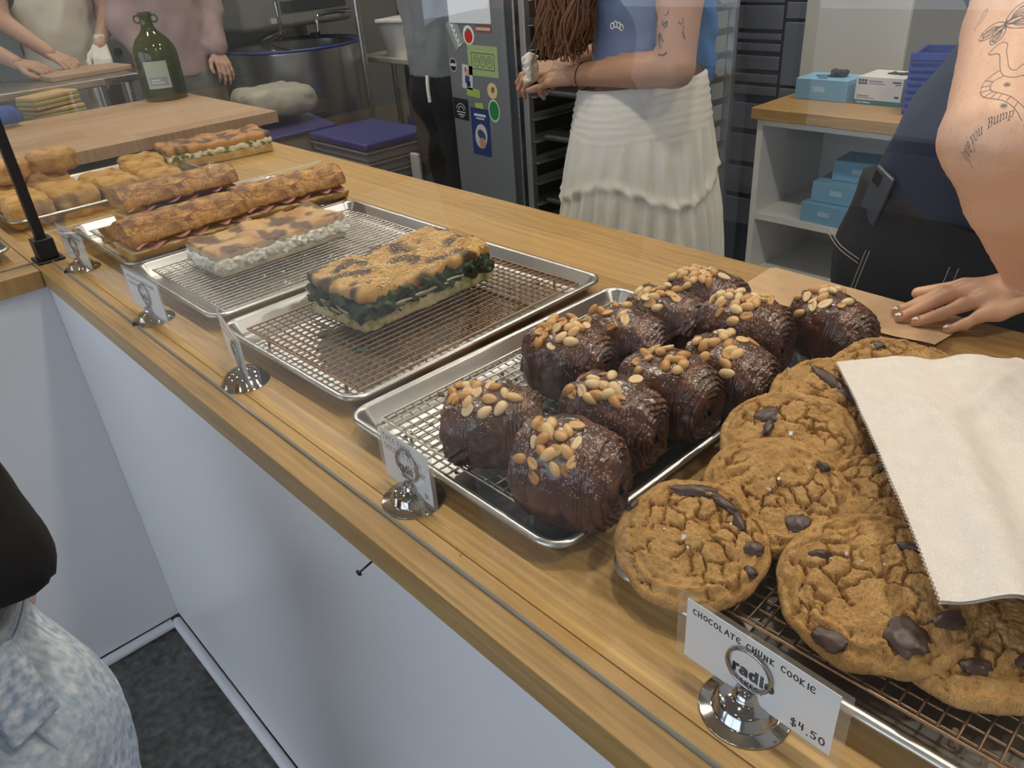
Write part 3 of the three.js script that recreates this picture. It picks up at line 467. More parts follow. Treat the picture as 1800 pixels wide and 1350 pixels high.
// ---------- corner display behind the glass divider ----------
{
  const pan = thing('sheet_pan', 'aluminium sheet pan under the square biscuits behind the divider', 'tray', [-1.0, TOP, -0.16], 0.02, 'aluminium sheet pans on the counter'); part('pan', panG, M.pan, pan);
  const pan2 = thing('sheet_pan', 'aluminium sheet pan on the return counter left of the black post', 'tray', [-0.812, TOP, 0.335], 0, 'aluminium sheet pans on the counter'); part('pan', panG, M.pan, pan2);
  const bis = [1, 2].map((s) => paint(field((x, y, z) => { const l = Math.abs(Math.sin(y * 420 + fbm(x * 30, z * 30, s) * 4)) * 0.0015; return boxF(x, y - 0.027 - fbm(x * 16, z * 16, s) * 0.012, z, 0.042, 0.025, 0.042, 0.016) - fbm(x * 45, y * 45, z * 45 + s, 3) * 0.009 - l; }, [-0.06, -0.012, -0.06], [0.06, 0.07, 0.06], 0.003), (x, y, z) => { const a = clamp(0.5 + fbm(x * 35, y * 35, z * 35 + s, 4) * 1.8); return mixc(mixc([0.42, 0.21, 0.05], [0.6, 0.37, 0.13], a), [0.25, 0.12, 0.04], sstep(0.16, 0.3, fbm(x * 22, z * 22, s + 6, 3)) * 0.7); }));
  const spots = [[-0.885, 0.015, 0, 'front one next to the glass divider'], [-0.885, -0.08, 1, 'second along the glass divider'], [-0.885, -0.175, 0, 'third along the glass divider'], [-0.985, 0.015, 1, 'middle row nearest the black post'], [-0.985, -0.08, 0, 'middle of the pan'], [-0.985, -0.175, 1, 'middle row, beside the bare pan'], [-1.085, 0.015, 0, 'back row nearest the black post'], [-1.085, -0.08, 1, 'back row centre'], [-1.085, -0.3, 1, 'standing apart at the far pan end'], [-0.885, -0.272, 1, 'fourth along the glass divider'], [-0.985, -0.272, 0, 'middle row near the far pan end']];
  const r = rng(8);
  for (const [x, z, v, l] of spots) { const t = single('biscuit', bis[v], breadMat, 'golden square biscuit, ' + l, 'biscuit', [x, TOP + 0.0015, z], (r() - 0.5) * 0.3, 'square biscuits behind the divider'); t.scale.set(1.08, 0.95 + r() * 0.25, 1.08); }
  for (const [x, z, v, l] of [[-1.08, 0.0, 1, 'stacked on the back row by the post'], [-1.085, -0.105, 0, 'stacked highest on the back row']]) { single('biscuit', bis[v], breadMat, 'golden square biscuit ' + l, 'biscuit', [x, TOP + 0.056, z], r(), 'square biscuits behind the divider'); }
  const lf = thing('stuffed_loaf', 'long browned loaf with white cheese and greens at the far counter corner', 'bread', [-1.095, TOP + 0.001, -0.5], -0.12);
  part('bottom_bread', paint(field((x, y, z) => boxF(x, y - 0.012, z, 0.06, 0.012, 0.14, 0.006) - fbm(x * 50, y * 50, z * 50, 3) * 0.004, [-0.075, -0.006, -0.155], [0.075, 0.035, 0.155], 0.004), (x, y, z) => mixc([0.45, 0.28, 0.1], [0.62, 0.45, 0.22], clamp(0.5 + fbm(x * 50, y * 50, z * 50) * 2))), breadMat, lf);
  part('cheese_filling', paint(field((x, y, z) => boxF(x, y - 0.03, z, 0.062, 0.009, 0.141, 0.006) - fbm(x * 70, y * 70, z * 70, 3) * 0.012, [-0.085, 0.008, -0.165], [0.085, 0.052, 0.165], 0.004), (x, y, z) => (fbm(x * 60, y * 60, z * 60, 2) > 0.12 ? [0.1, 0.16, 0.05] : [0.72, 0.72, 0.64])), breadMat, lf);
  part('top_bread', paint(field((x, y, z) => boxF(x, y - 0.045 - fbm(x * 20, z * 20, 3) * 0.012, z, 0.061, 0.01, 0.14, 0.008) - fbm(x * 80, y * 80, z * 80, 2) * 0.003, [-0.08, 0.02, -0.155], [0.08, 0.075, 0.155], 0.004), (x, y, z) => mixc([0.46, 0.22, 0.07], [0.1, 0.045, 0.025], sstep(-0.05, 0.15, fbm(x * 30, z * 30, 5, 3)))), glossBread, lf);
  single('seeded_pastry', paint(field((x, y, z) => boxF(x, y - 0.016 - fbm(x * 20, z * 20, 2) * 0.01, z, 0.05, 0.015, 0.075, 0.01) - fbm(x * 70, y * 70, z * 70, 3) * 0.009, [-0.07, -0.01, -0.095], [0.07, 0.05, 0.095], 0.003), (x, y, z) => mixc([0.5, 0.27, 0.08], [0.3, 0.22, 0.08], sstep(0, 0.2, fbm(x * 60, y * 60, z * 60, 3)))), breadMat, 'seeded golden pastry in the pan left of the black post', 'pastry', [-0.715, TOP + 0.0015, 0.21], 0.2);
}
// ---------- crumbs ----------
{
  const r = rng(44), chip = new THREE.IcosahedronGeometry(1, 0); chip.scale(0.0036, 0.0012, 0.0024);
  const sc = (n, x0, x1, z0, z1, y, cols, s0, s1, f) => { const o = []; while (o.length < n) { const x = mix(x0, x1, r()), z = mix(z0, z1, r()); if (f && !f(x, z)) continue; o.push([x, y, z, mix(s0, s1, r() * r()), r() * 0.6, r() * 6.3, r() * 0.6, cols[Math.floor(r() * cols.length)]]); } return o; };
  const wm = mat({ color: 0xffffff, roughness: 0.6 });
  scene.add(crumbKind('chocolate_crumbs', 'brown chocolate flakes lying in the pan left of the peanut rolls', 'crumbs', chip, wm, [...sc(90, 0.372, 0.5, -0.36, -0.02, TOP + 0.0035, [[0.09, 0.035, 0.02], [0.16, 0.07, 0.04], [0.05, 0.02, 0.012]], 0.4, 2.6, (x, z) => fbm(x * 25, z * 25, 3) > -0.05), ...sc(16, 0.38, 0.48, -0.3, -0.03, RACK + 0.0015, [[0.14, 0.06, 0.035]], 0.6, 2.2)]));
  scene.add(crumbKind('sesame_crumbs', 'golden sesame crumbs scattered in the kale sandwich pan', 'crumbs', seedG(), wm, [...sc(520, 0.2, 0.315, -0.43, -0.08, TOP + 0.0022, [[0.6, 0.38, 0.12], [0.72, 0.5, 0.22]], 0.8, 1.5, (x, z) => fbm(x * 16, z * 10, 5) > -0.08 && r() < (-z) * 2.2), ...sc(90, 0.04, 0.3, -0.12, -0.03, TOP + 0.0022, [[0.6, 0.38, 0.12]], 0.8, 1.3)]));
  const leaf = new THREE.IcosahedronGeometry(1, 1); leaf.scale(0.008, 0.0022, 0.006); { const p = leaf.attributes.position; for (let i = 0; i < p.count; i++) { const f = 1 + fbm(p.getX(i) * 300, p.getY(i) * 300, p.getZ(i) * 300) * 0.8; p.setXYZ(i, p.getX(i) * f, p.getY(i) * f, p.getZ(i) * f); } leaf.computeVertexNormals(); }
  scene.add(crumbKind('kale_bits', 'dark green kale bits fallen on the rack before the kale sandwich', 'crumbs', leaf, wm, [[0.135, RACK, -0.09, 1.1, 0, 1, 0, [0.02, 0.045, 0.02]], [0.165, RACK - 0.004, -0.065, 0.8, 0, 2, 0, [0.025, 0.06, 0.02]], [0.215, RACK, -0.1, 1.1, 0, 0.5, 0, [0.015, 0.05, 0.02]], [0.115, RACK, -0.105, 0.7, 0, 0.2, 0, [0.02, 0.05, 0.02]], ...sc(26, 0.205, 0.3, -0.4, -0.17, RACK - 0.001, [[0.03, 0.06, 0.02], [0.02, 0.04, 0.015]], 0.2, 0.75)]));
  scene.add(crumbKind('egg_crumbs', 'white egg salad crumbs fallen on the rack beside the pale focaccia', 'crumbs', chip, wm, sc(18, -0.3, -0.06, -0.36, -0.04, RACK + 0.0012, [[0.75, 0.74, 0.66]], 0.5, 1.7, (x, z) => x > -0.17 || z > -0.075)));
  scene.add(crumbKind('counter_crumbs', 'tiny brown crumbs strewn over the oak worktop', 'crumbs', chip, wm, sc(70, -0.4, 0.8, 0.0, 0.055, TOP + 0.0006, [[0.3, 0.16, 0.06], [0.1, 0.05, 0.02], [0.5, 0.35, 0.15]], 0.12, 0.4)));
}
// ---------- price cards in chrome holders ----------
const arcP = (cx, cy, rx, ry, a0, a1, n = 10) => Array.from({ length: n + 1 }, (_, i) => { const a = (a0 + ((a1 - a0) * i) / n) * Math.PI / 180; return [cx + Math.cos(a) * rx, cy + Math.sin(a) * ry]; });
const HAND = {
  A: [[[0, 1], [0.45, 0], [0.9, 1]], [[0.15, 0.62], [0.78, 0.6]]], B: [[[0.05, 0], [0.05, 1]], [[0.05, 0], ...arcP(0.3, 0.24, 0.4, 0.24, -90, 90), [0.05, 0.48]], [[0.3, 0.48], ...arcP(0.3, 0.74, 0.45, 0.26, -90, 90), [0.05, 1]]],
  C: [arcP(0.5, 0.5, 0.48, 0.5, -50, -310, 14)], D: [[[0.05, 0], [0.05, 1]], [[0.05, 0], ...arcP(0.2, 0.5, 0.6, 0.5, -80, 80), [0.05, 1]]],
  E: [arcP(0.5, 0.5, 0.48, 0.5, -45, -315, 14), [[0.05, 0.5], [0.7, 0.48]]], H: [[[0.05, 0], [0.08, 1]], [[0.75, 0], [0.75, 1]], [[0.05, 0.52], [0.75, 0.48]]], I: [[[0.3, 0], [0.32, 1]]],
  K: [[[0.08, 0], [0.1, 1]], [[0.7, 0.0], [0.1, 0.58], [0.8, 1]]], L: [[[0.08, 0], [0.08, 1], [0.6, 0.97]]], N: [[[0.05, 1], [0.08, 0], [0.7, 1], [0.74, 0]]], O: [arcP(0.45, 0.5, 0.42, 0.45, 0, 360, 18)],
  P: [[[0.08, 1], [0.08, 0], ...arcP(0.3, 0.27, 0.4, 0.27, -90, 90), [0.08, 0.54]]], R: [[[0.08, 1], [0.08, 0], ...arcP(0.3, 0.25, 0.4, 0.25, -90, 90), [0.1, 0.5], [0.75, 1]]], S: [[...arcP(0.42, 0.25, 0.35, 0.25, -30, -270, 8), ...arcP(0.42, 0.74, 0.38, 0.26, -90, 150, 8)]],
  T: [[[0, 0.03], [0.85, 0]], [[0.42, 0], [0.42, 1]]], U: [[[0.06, 0], ...arcP(0.4, 0.62, 0.34, 0.36, 180, 0), [0.74, 0]]], W: [[[0, 0], [0.25, 1], [0.45, 0.3], [0.65, 1], [0.9, 0]]],
  $: [[...arcP(0.42, 0.28, 0.33, 0.22, -30, -270, 8), ...arcP(0.42, 0.72, 0.36, 0.22, -90, 150, 8)], [[0.42, -0.1], [0.4, 1.1]]], 4: [[[0.1, 0], [0.05, 0.55], [0.75, 0.52]], [[0.62, 0], [0.6, 1]]], 5: [[[0.75, 0], [0.15, 0.02], [0.1, 0.42], ...arcP(0.35, 0.68, 0.38, 0.31, -80, 140, 8)]], 0: [arcP(0.42, 0.5, 0.38, 0.5, 0, 360, 18)], '.': [[[0.2, 0.95], [0.24, 1]]],
};
function write(c, text, x, y, h, lw, r, gap = 0.32) {
  c.lineWidth = lw; c.lineCap = c.lineJoin = 'round'; c.strokeStyle = '#232326';
  for (const ch of text) {
    if (ch === ' ') { x += h * 0.75; continue; }
    const w = h * 0.72, jy = (r() - 0.5) * h * 0.16, s = 0.92 + r() * 0.16, tl = (r() - 0.5) * 0.08;
    for (const line of HAND[ch] ?? []) { c.beginPath(); line.forEach(([a, b], i) => { const X = x + a * w * s + b * tl * h, Y = y + jy + b * h * s; if (i) c.lineTo(X, Y); else c.moveTo(X, Y); }); c.stroke(); }
    x += (ch === 'I' || ch === '.' ? 0.45 : 1) * w * s + h * gap;
  }
}
function cardTex(draw) {
  const cv = document.createElement('canvas'); cv.width = 1024; cv.height = 512; const c = cv.getContext('2d'); c.fillStyle = '#e9eaea'; c.fillRect(0, 0, 1024, 512);
  c.fillStyle = '#1d1d1f'; c.font = 'bold 118px sans-serif'; c.textAlign = 'left'; c.lineWidth = 9; c.strokeStyle = '#1d1d1f'; c.lineJoin = 'round';
  c.fillText('radio', 352, 338); c.strokeText('radio', 352, 338); c.font = 'bold 58px sans-serif'; c.fillText('BAKERY', 372, 412);
  draw(c); const t = new THREE.CanvasTexture(cv); t.colorSpace = THREE.SRGBColorSpace; return t;
}
const scrawl = (c, x, y, w, h, r) => { c.strokeStyle = '#55565a'; c.lineWidth = 7; c.beginPath(); for (let i = 0; i <= w / 9; i++) { const X = x + i * 9, Y = y + (i % 2 ? -1 : 1) * h * (0.3 + r() * 0.5); if (i && r() > 0.16) c.lineTo(X, Y); else c.moveTo(X, Y); } c.stroke(); };
const sleeveMat = phys({ color: L(0.93, 0.94, 0.94), transmission: 1, roughness: 0.42, thickness: 0, ior: 1.45 });
const holderBase = [lathe([[0, 0], [0.031, 0], [0.0315, 0.0008], [0.0305, 0.0018], [0.0235, 0.0032], [0.0215, 0.0042], [0.0195, 0.0105], [0.0165, 0.0125], [0.0105, 0.0135], [0.0088, 0.0165], [0.0078, 0.0205], [0.0035, 0.0225], [0, 0.0226]], 48), lathe([[0, 0], [0.031, 0], [0.0312, 0.001], [0.0285, 0.003], [0.0245, 0.010], [0.018, 0.0155], [0.010, 0.018], [0.0055, 0.0195], [0.004, 0.023], [0, 0.0235]], 48)];
const ringG = new THREE.TorusGeometry(0.0165, 0.0014, 8, 40);
function priceCard(x, z, yaw, dome, w, h, label, hl, draw, cy, cx = 0, ry = 0.041) {
  const t = thing('card_holder', hl, 'card holder', [x, TOP, z], yaw, 'chrome card holders along the glass');
  part('base', holderBase[dome], M.chrome, t);
  for (const s of [-1, 1]) { const q = part('ring', ringG, M.chrome, t); q.position.set(0, ry, s * 0.0022); }
  const k = thing('price_card', label, 'sign', [x, TOP, z], yaw, 'price cards along the glass');
  const face = new THREE.PlaneGeometry(w, h).translate(cx, cy, 0.0003);
  const stock = part('card_stock', bx(cx - w / 2, cx + w / 2, cy - h / 2, cy + h / 2, -0.00025, 0.00025), mat({ color: L(0.8, 0.81, 0.81), roughness: 0.5 }), k);
  part('print', face, phys({ map: cardTex(draw), roughness: 0.4, clearcoat: 0.6, clearcoatRoughness: 0.12 }), stock);
  const ww = w + 0.015, hh = h + 0.011, fr = [];
  const pl = (a, b, c, d) => fr.push(new THREE.PlaneGeometry(b - a, d - c).translate((a + b) / 2, (c + d) / 2, 0));
  pl(cx - ww / 2, cx - w / 2, cy - hh / 2, cy + hh / 2); pl(cx + w / 2, cx + ww / 2, cy - hh / 2, cy + hh / 2); pl(cx - w / 2, cx + w / 2, cy - hh / 2, cy - h / 2); pl(cx - w / 2, cx + w / 2, cy + h / 2, cy + hh / 2);
  part('plastic_sleeve', fr, sleeveMat, k, 'clear laminated border');
}
priceCard(0.852, 0.012, -0.03, 0, 0.112, 0.056, 'white handwritten card reading CHOCOLATE CHUNK COOKIE $4.50', 'chrome ring holder in front of the cookies', (c) => { const r = rng(3); write(c, 'CHOCOLATE CHUNK COOKIE', 48, 56, 44, 9, r, 0.19); write(c, '$4.50', 770, 408, 58, 10, r, 0.16); }, 0.040, 0.004);
priceCard(0.494, 0.028, -0.02, 0, 0.078, 0.058, 'white handwritten card reading TWICE BAKED CHOCOLATE PEANUT CROISSANT', 'chrome ring holder in front of the peanut rolls', (c) => { const r = rng(5); write(c, 'TWICE BAKED', 60, 45, 60, 8, r, 0.3); write(c, 'CHOCOLATE PEANUT', 60, 140, 56, 8, r, 0.22); write(c, 'CROISSANT', 560, 230, 52, 8, r, 0.14); write(c, '$4', 860, 420, 56, 8, r, 0.1); }, 0.038, -0.004, 0.041);
priceCard(0.138, 0.030, -0.2, 1, 0.105, 0.056, 'small pale card seen nearly edge on before the kale sandwich pan', 'domed chrome holder in front of the kale sandwich pan', (c) => { const r = rng(6); scrawl(c, 60, 80, 820, 40, r); scrawl(c, 60, 170, 500, 40, r); }, 0.042, -0.02);
priceCard(-0.159, 0.034, 0.05, 0, 0.118, 0.058, 'pale card with faint writing before the egg salad focaccia pan', 'chrome holder in front of the egg salad focaccia pan', (c) => { const r = rng(7); scrawl(c, 60, 80, 860, 40, r); scrawl(c, 60, 170, 620, 40, r); }, 0.040, -0.004);
priceCard(-0.498, 0.034, 0.05, 0, 0.118, 0.058, 'pale card with faint writing beside the black corner post', 'chrome holder beside the black corner post', (c) => { const r = rng(8); scrawl(c, 60, 80, 860, 40, r); scrawl(c, 60, 170, 700, 40, r); }, 0.040, -0.004);

// ---------- paper ----------
const kraftTex = tex(256, 256, (u, v) => { const a = tn(u, v, 60, 20, 4, 3) * 26 + tn(u, v, 5, 5, 7, 3) * 18; return [203 + a, 170 + a, 132 + a]; }, 1 / 0.12);
const kraft = mat({ map: kraftTex, roughness: 0.8, side: THREE.DoubleSide });
const whiteTex = tex(256, 256, (u, v) => { const a = tn(u, v, 50, 50, 5, 4) * 34 + tn(u, v, 6, 6, 7, 3) * 14; return [224 + a, 218 + a, 212 + a]; }, 1 / 0.1);
const whitePaper = phys({ map: whiteTex, roughness: 0.7, side: THREE.DoubleSide });
{
  const t = thing('brown_paper_bag', 'flat brown kraft paper bag on the counter under the resting hand', 'paper bag', [0, TOP, 0]);
  const sheet = (lift, x0, x1, ov) => grid(40, 16, (u, v) => { const x = mix(x0, x1, u), z = mix(-0.684, -0.556 - ov, v) + (u - 0.5) * 0.012; return [x + v * 0.006, 0.0012 + lift + Math.max(0, v - 0.45) * (0.014 * (0.25 + u) + lift * 2) + 0.0009 * Math.abs(fbm(u * 7, v * 4, lift * 900 + 3)) + 0.004 * sstep(0.8, 1, u) * v, z, x, z]; });
  part('lower_sheet', sheet(0, 0.455, 0.735, 0.0), kraft, t); part('upper_sheet', sheet(0.0022, 0.462, 0.742, 0.004), kraft, t);
}
{ // white glassine bag lying on the cookies; u runs along the toothed mouth
  const t = thing('white_paper_bag', 'white translucent paper bag with toothed mouth lying over the cookies', 'paper bag', [0, 0, 0]);
  const A = V(0.735, 1.005, -0.318), B = V(0.9275, 1.003, -0.074), d = B.clone().sub(A).normalize(), s0 = V(0.66, 0, -0.75), s1 = V(0.8, 0, -0.6), len = A.distanceTo(B);
  const sheet = (dy, k) => grid(150, 60, (u, v) => {
    const w = v * 0.178 + (v < 0.001 ? (Math.round(u * 150) % 2) * 0.0012 : 0), p = A.clone().addScaledVector(d, u * len).addScaledVector(s0.clone().lerp(s1, u).normalize(), w);
    const fold = 0.011 * Math.exp(-Math.pow((v - 0.42 + u * 0.18) * 9, 2)) * sstep(0.15, 0.5, u) - 0.007 * Math.exp(-Math.pow((v - 0.56 + u * 0.1) * 9, 2)), crease = 0.006 * Math.exp(-Math.pow((u - 0.3 + (v - 0.5) * 0.5) * 22, 2)) * sstep(0.36, 0.55, v);
    p.y += dy + fold + crease + 0.004 * fbm(u * 3, v * 3, k) + 0.0012 * fbm(u * 12, v * 12, k + 2) - 0.012 * sstep(0.6, 1, v) + 0.006 * Math.sin(u * 3.1); return [p.x, p.y, p.z, u * len, v * 0.3];
  });
  part('upper_sheet', sheet(0.003, 1), whitePaper, t); part('lower_sheet', sheet(0, 1.2), whitePaper, t);
  const b = thing('brown_paper_bag', 'folded brown paper bag standing at the right edge beside the white bag', 'paper bag', [0.905, TOP, -0.49], -0.5);
  part('bag_body', [rb(-0.05, 0.05, 0, 0.075, -0.02, 0.02, 0.006, 2)], kraft, b); part('folded_flap', grid(8, 4, (u, v) => [mix(-0.05, 0.05, u), 0.074 + v * 0.012, mix(0.018, -0.012, v)]), kraft, b);
}
// ---------- people ----------
const skinM = (c) => phys({ color: L(...c), roughness: 0.5, sheen: 0.15, sheenRoughness: 0.6 });
const weave = tex(128, 128, (u, v, i, j) => { const s = 128 + ((i % 4 < 2) === (j % 4 < 2) ? 30 : -30) + tn(u, v, 20, 20, 2, 2) * 60; return [s, s, s]; }, 1 / 0.02, false);
const cloth = (c, rough = 0.9) => mat({ color: L(...c), roughness: rough });
const add3 = (a, b, k = 1) => [a[0] + b[0] * k, a[1] + b[1] * k, a[2] + b[2] * k], sub3 = (a, b) => add3(a, b, -1), nrm3 = (a) => { const l = Math.hypot(...a); return a.map((x) => x / l); };
const crs = (a, b) => [a[1] * b[2] - a[2] * b[1], a[2] * b[0] - a[0] * b[2], a[0] * b[1] - a[1] * b[0]], lerp3 = (a, b, t) => add3(a, sub3(b, a), t);
// hand: wrist, pointing direction, normal of the back of the hand, thumb towards `side` (+1 = back x dir), bends of the fingers
function handCaps(w, dir, back, side, bend = 0.5, s = 1, thumbOut = 0.7) {
  const f = nrm3(dir), b = nrm3(sub3(back, f.map((x) => x * (back[0] * f[0] + back[1] * f[1] + back[2] * f[2])))), a = crs(b, f).map((x) => x * side), out = [];
  const pt = (u, v, h) => add3(add3(add3(w, f, u * s), a, v * s), b, h * s);
  for (const v of [-0.027, -0.010, 0.009, 0.026]) out.push([pt(0.006, v * 0.55, 0), pt(0.078 - Math.abs(v + 0.008) * 0.35, v, 0.002), 0.0145 * s, 0.0115 * s, [...b, 1.12]]);
  const L4 = [[-0.029, 0.036, 0.0215, 0.019], [-0.010, 0.042, 0.026, 0.021], [0.0095, 0.044, 0.028, 0.021], [0.028, 0.039, 0.024, 0.02]];
  L4.forEach(([v, l1, l2, l3], i) => {
    let p = pt(0.080 - Math.abs(v + 0.008) * 0.4, v, 0.002), ang = bend * (0.5 + i * 0.04), r = [0.0084, 0.0092, 0.0094, 0.0092][i] * s;
    [l1, l2, l3].forEach((l, k) => { const d = add3(add3(f.map((x) => x * Math.cos(ang)), b, -Math.sin(ang)), a, v * 2.2), q = add3(p, nrm3(d), l * s); out.push([p, q, r, r * 0.9, null, 0.006]); p = q; r *= 0.9; ang += bend * 0.8; });
  });
  let p = pt(0.02, 0.02, -0.002), q = pt(0.045, 0.038 + thumbOut * 0.012, -0.012), e = pt(0.074, 0.044 + thumbOut * 0.018, -0.016), t = pt(0.096, 0.043 + thumbOut * 0.016, -0.02);
  out.push([p, q, 0.0135 * s, 0.0115 * s, null, 0.012], [q, e, 0.0105 * s, 0.0095 * s, null, 0.006], [e, t, 0.0095 * s, 0.0078 * s, null, 0.006]); return out;
}
function headGeo(c, face, hairFn) {   // skin head centred on c, looking along face (unit, level)
  const f = nrm3(face), s = crs([0, 1, 0], f), at = (a, b, d) => add3(add3(add3(c, s, a), [0, 1, 0], b), f, d);
  const caps = [[at(0, 0.03, -0.012), at(0, 0.02, 0.01), 0.082, 0.078], [at(0, -0.03, 0.025), at(0, -0.075, 0.055), 0.06, 0.034], [at(0, 0.012, 0.088), at(0, -0.022, 0.104), 0.009, 0.014, null, 0.012], [at(-0.03, -0.055, 0.05), at(0.03, -0.055, 0.05), 0.03, 0.03], [at(-0.02, -0.05, 0.088), at(0.02, -0.05, 0.088), 0.008, 0.008, null, 0.012], [at(0.078, 0.008, -0.008), at(0.08, -0.03, 0), 0.014, 0.009, [...s, 1.6], 0.01], [at(-0.078, 0.008, -0.008), at(-0.08, -0.03, 0), 0.014, 0.009, [...s, 1.6], 0.01], [at(0, -0.05, -0.02), at(0, -0.16, -0.03), 0.052, 0.055]];
  const g = sculpt(caps, 0.0065, 0.025, (d, x, y, z) => { for (const e of [at(0.031, 0.012, 0.088), at(-0.031, 0.012, 0.088)]) d = Math.max(d, -(Math.hypot(x - e[0], y - e[1], z - e[2]) - 0.011)); return d; });
  return g;
}
function person(label, o) {
  const t = thing('person', label, 'person', [0, 0, 0]), B = o.base; t.position.set(B[0], 0, B[2]);
  const sh = (g) => g.translate(-B[0], 0, -B[2]);
  const geos = [sculpt(o.body, 0.013, 0.035)]; for (const h of o.hands ?? []) geos.push(sculpt(h, 0.0034, 0.005)); if (o.head) geos.push(headGeo(o.head, o.face));
  const body = part('body', geos.length > 1 ? join(geos.map((g) => g)) : geos[0], o.skinMat ?? skinM(o.skin), t, o.bodyLabel); sh(body.geometry);
  if (o.head) {
    const f = nrm3(o.face), c = o.head;
    const hair = field((x, y, z) => { const dx = x - c[0], dy = y - c[1], dz = z - c[2], q = dx * f[0] + dz * f[2]; let d = Math.hypot(dx, dy - 0.025, dz) - 0.097 - fbm(x * 40, y * 14, z * 40, 2) * 0.008; d = Math.max(d, q - 0.045 + Math.max(0, 0.02 - dy) * 1.6 - dy * 0.35, -dy - (o.hairLow ?? 0.06)); if (o.bun) d = smin(d, Math.hypot(dx + f[0] * 0.09, dy - 0.05, dz + f[2] * 0.09) - 0.045, 0.02); return d; }, add3(c, [-0.15, -0.15, -0.15]), add3(c, [0.15, 0.16, 0.15]), 0.008);
    sh(part('hair', hair, mat({ color: L(...o.hair), roughness: 0.6 }), t).geometry);
  }
  for (const w of o.wear) { const g = w.geo ?? sculpt(w.caps, w.cell ?? 0.011, w.k ?? 0.04, (d, x, y, z) => { d -= (w.wr ?? 0.006) * fbm(x * 13, y * 9, z * 13, 3); for (const c of w.cuts ?? []) d = Math.max(d, c(x, y, z)); return d; }); sh(g); part(w.name, w.paint ? paint(g, w.paint) : g, w.mat, t, w.label); }
  return t;
}
const grow = (caps, r) => caps.map((c) => [c[0], c[1], c[2] + r, c[3] + r, c[4], c[5]]);
const legsOf = (hx, hy, hz, w, out = 0.1, fx = 0, fz = 0) => [-1, 1].flatMap((s) => [[add3([hx, hy, hz], [w[0] * s, -0.04, w[1] * s]), add3([hx, hy - 0.42, hz], [w[0] * s * (1 + out) + fx, 0, w[1] * s * (1 + out) + fz]), 0.085, 0.058], [add3([hx, hy - 0.42, hz], [w[0] * s * (1 + out) + fx, 0, w[1] * s * (1 + out) + fz]), [hx + w[0] * s * (1 + out), 0.09, hz + w[1] * s * (1 + out)], 0.056, 0.042]]);
const shoe = (x, z, dx, dz) => [[x - dx * 0.05, 0.045, z - dz * 0.05], [x + dx * 0.13, 0.035, z + dz * 0.13], 0.044, 0.034];
const shoeMat = mat({ color: L(0.05, 0.05, 0.055), roughness: 0.6 });
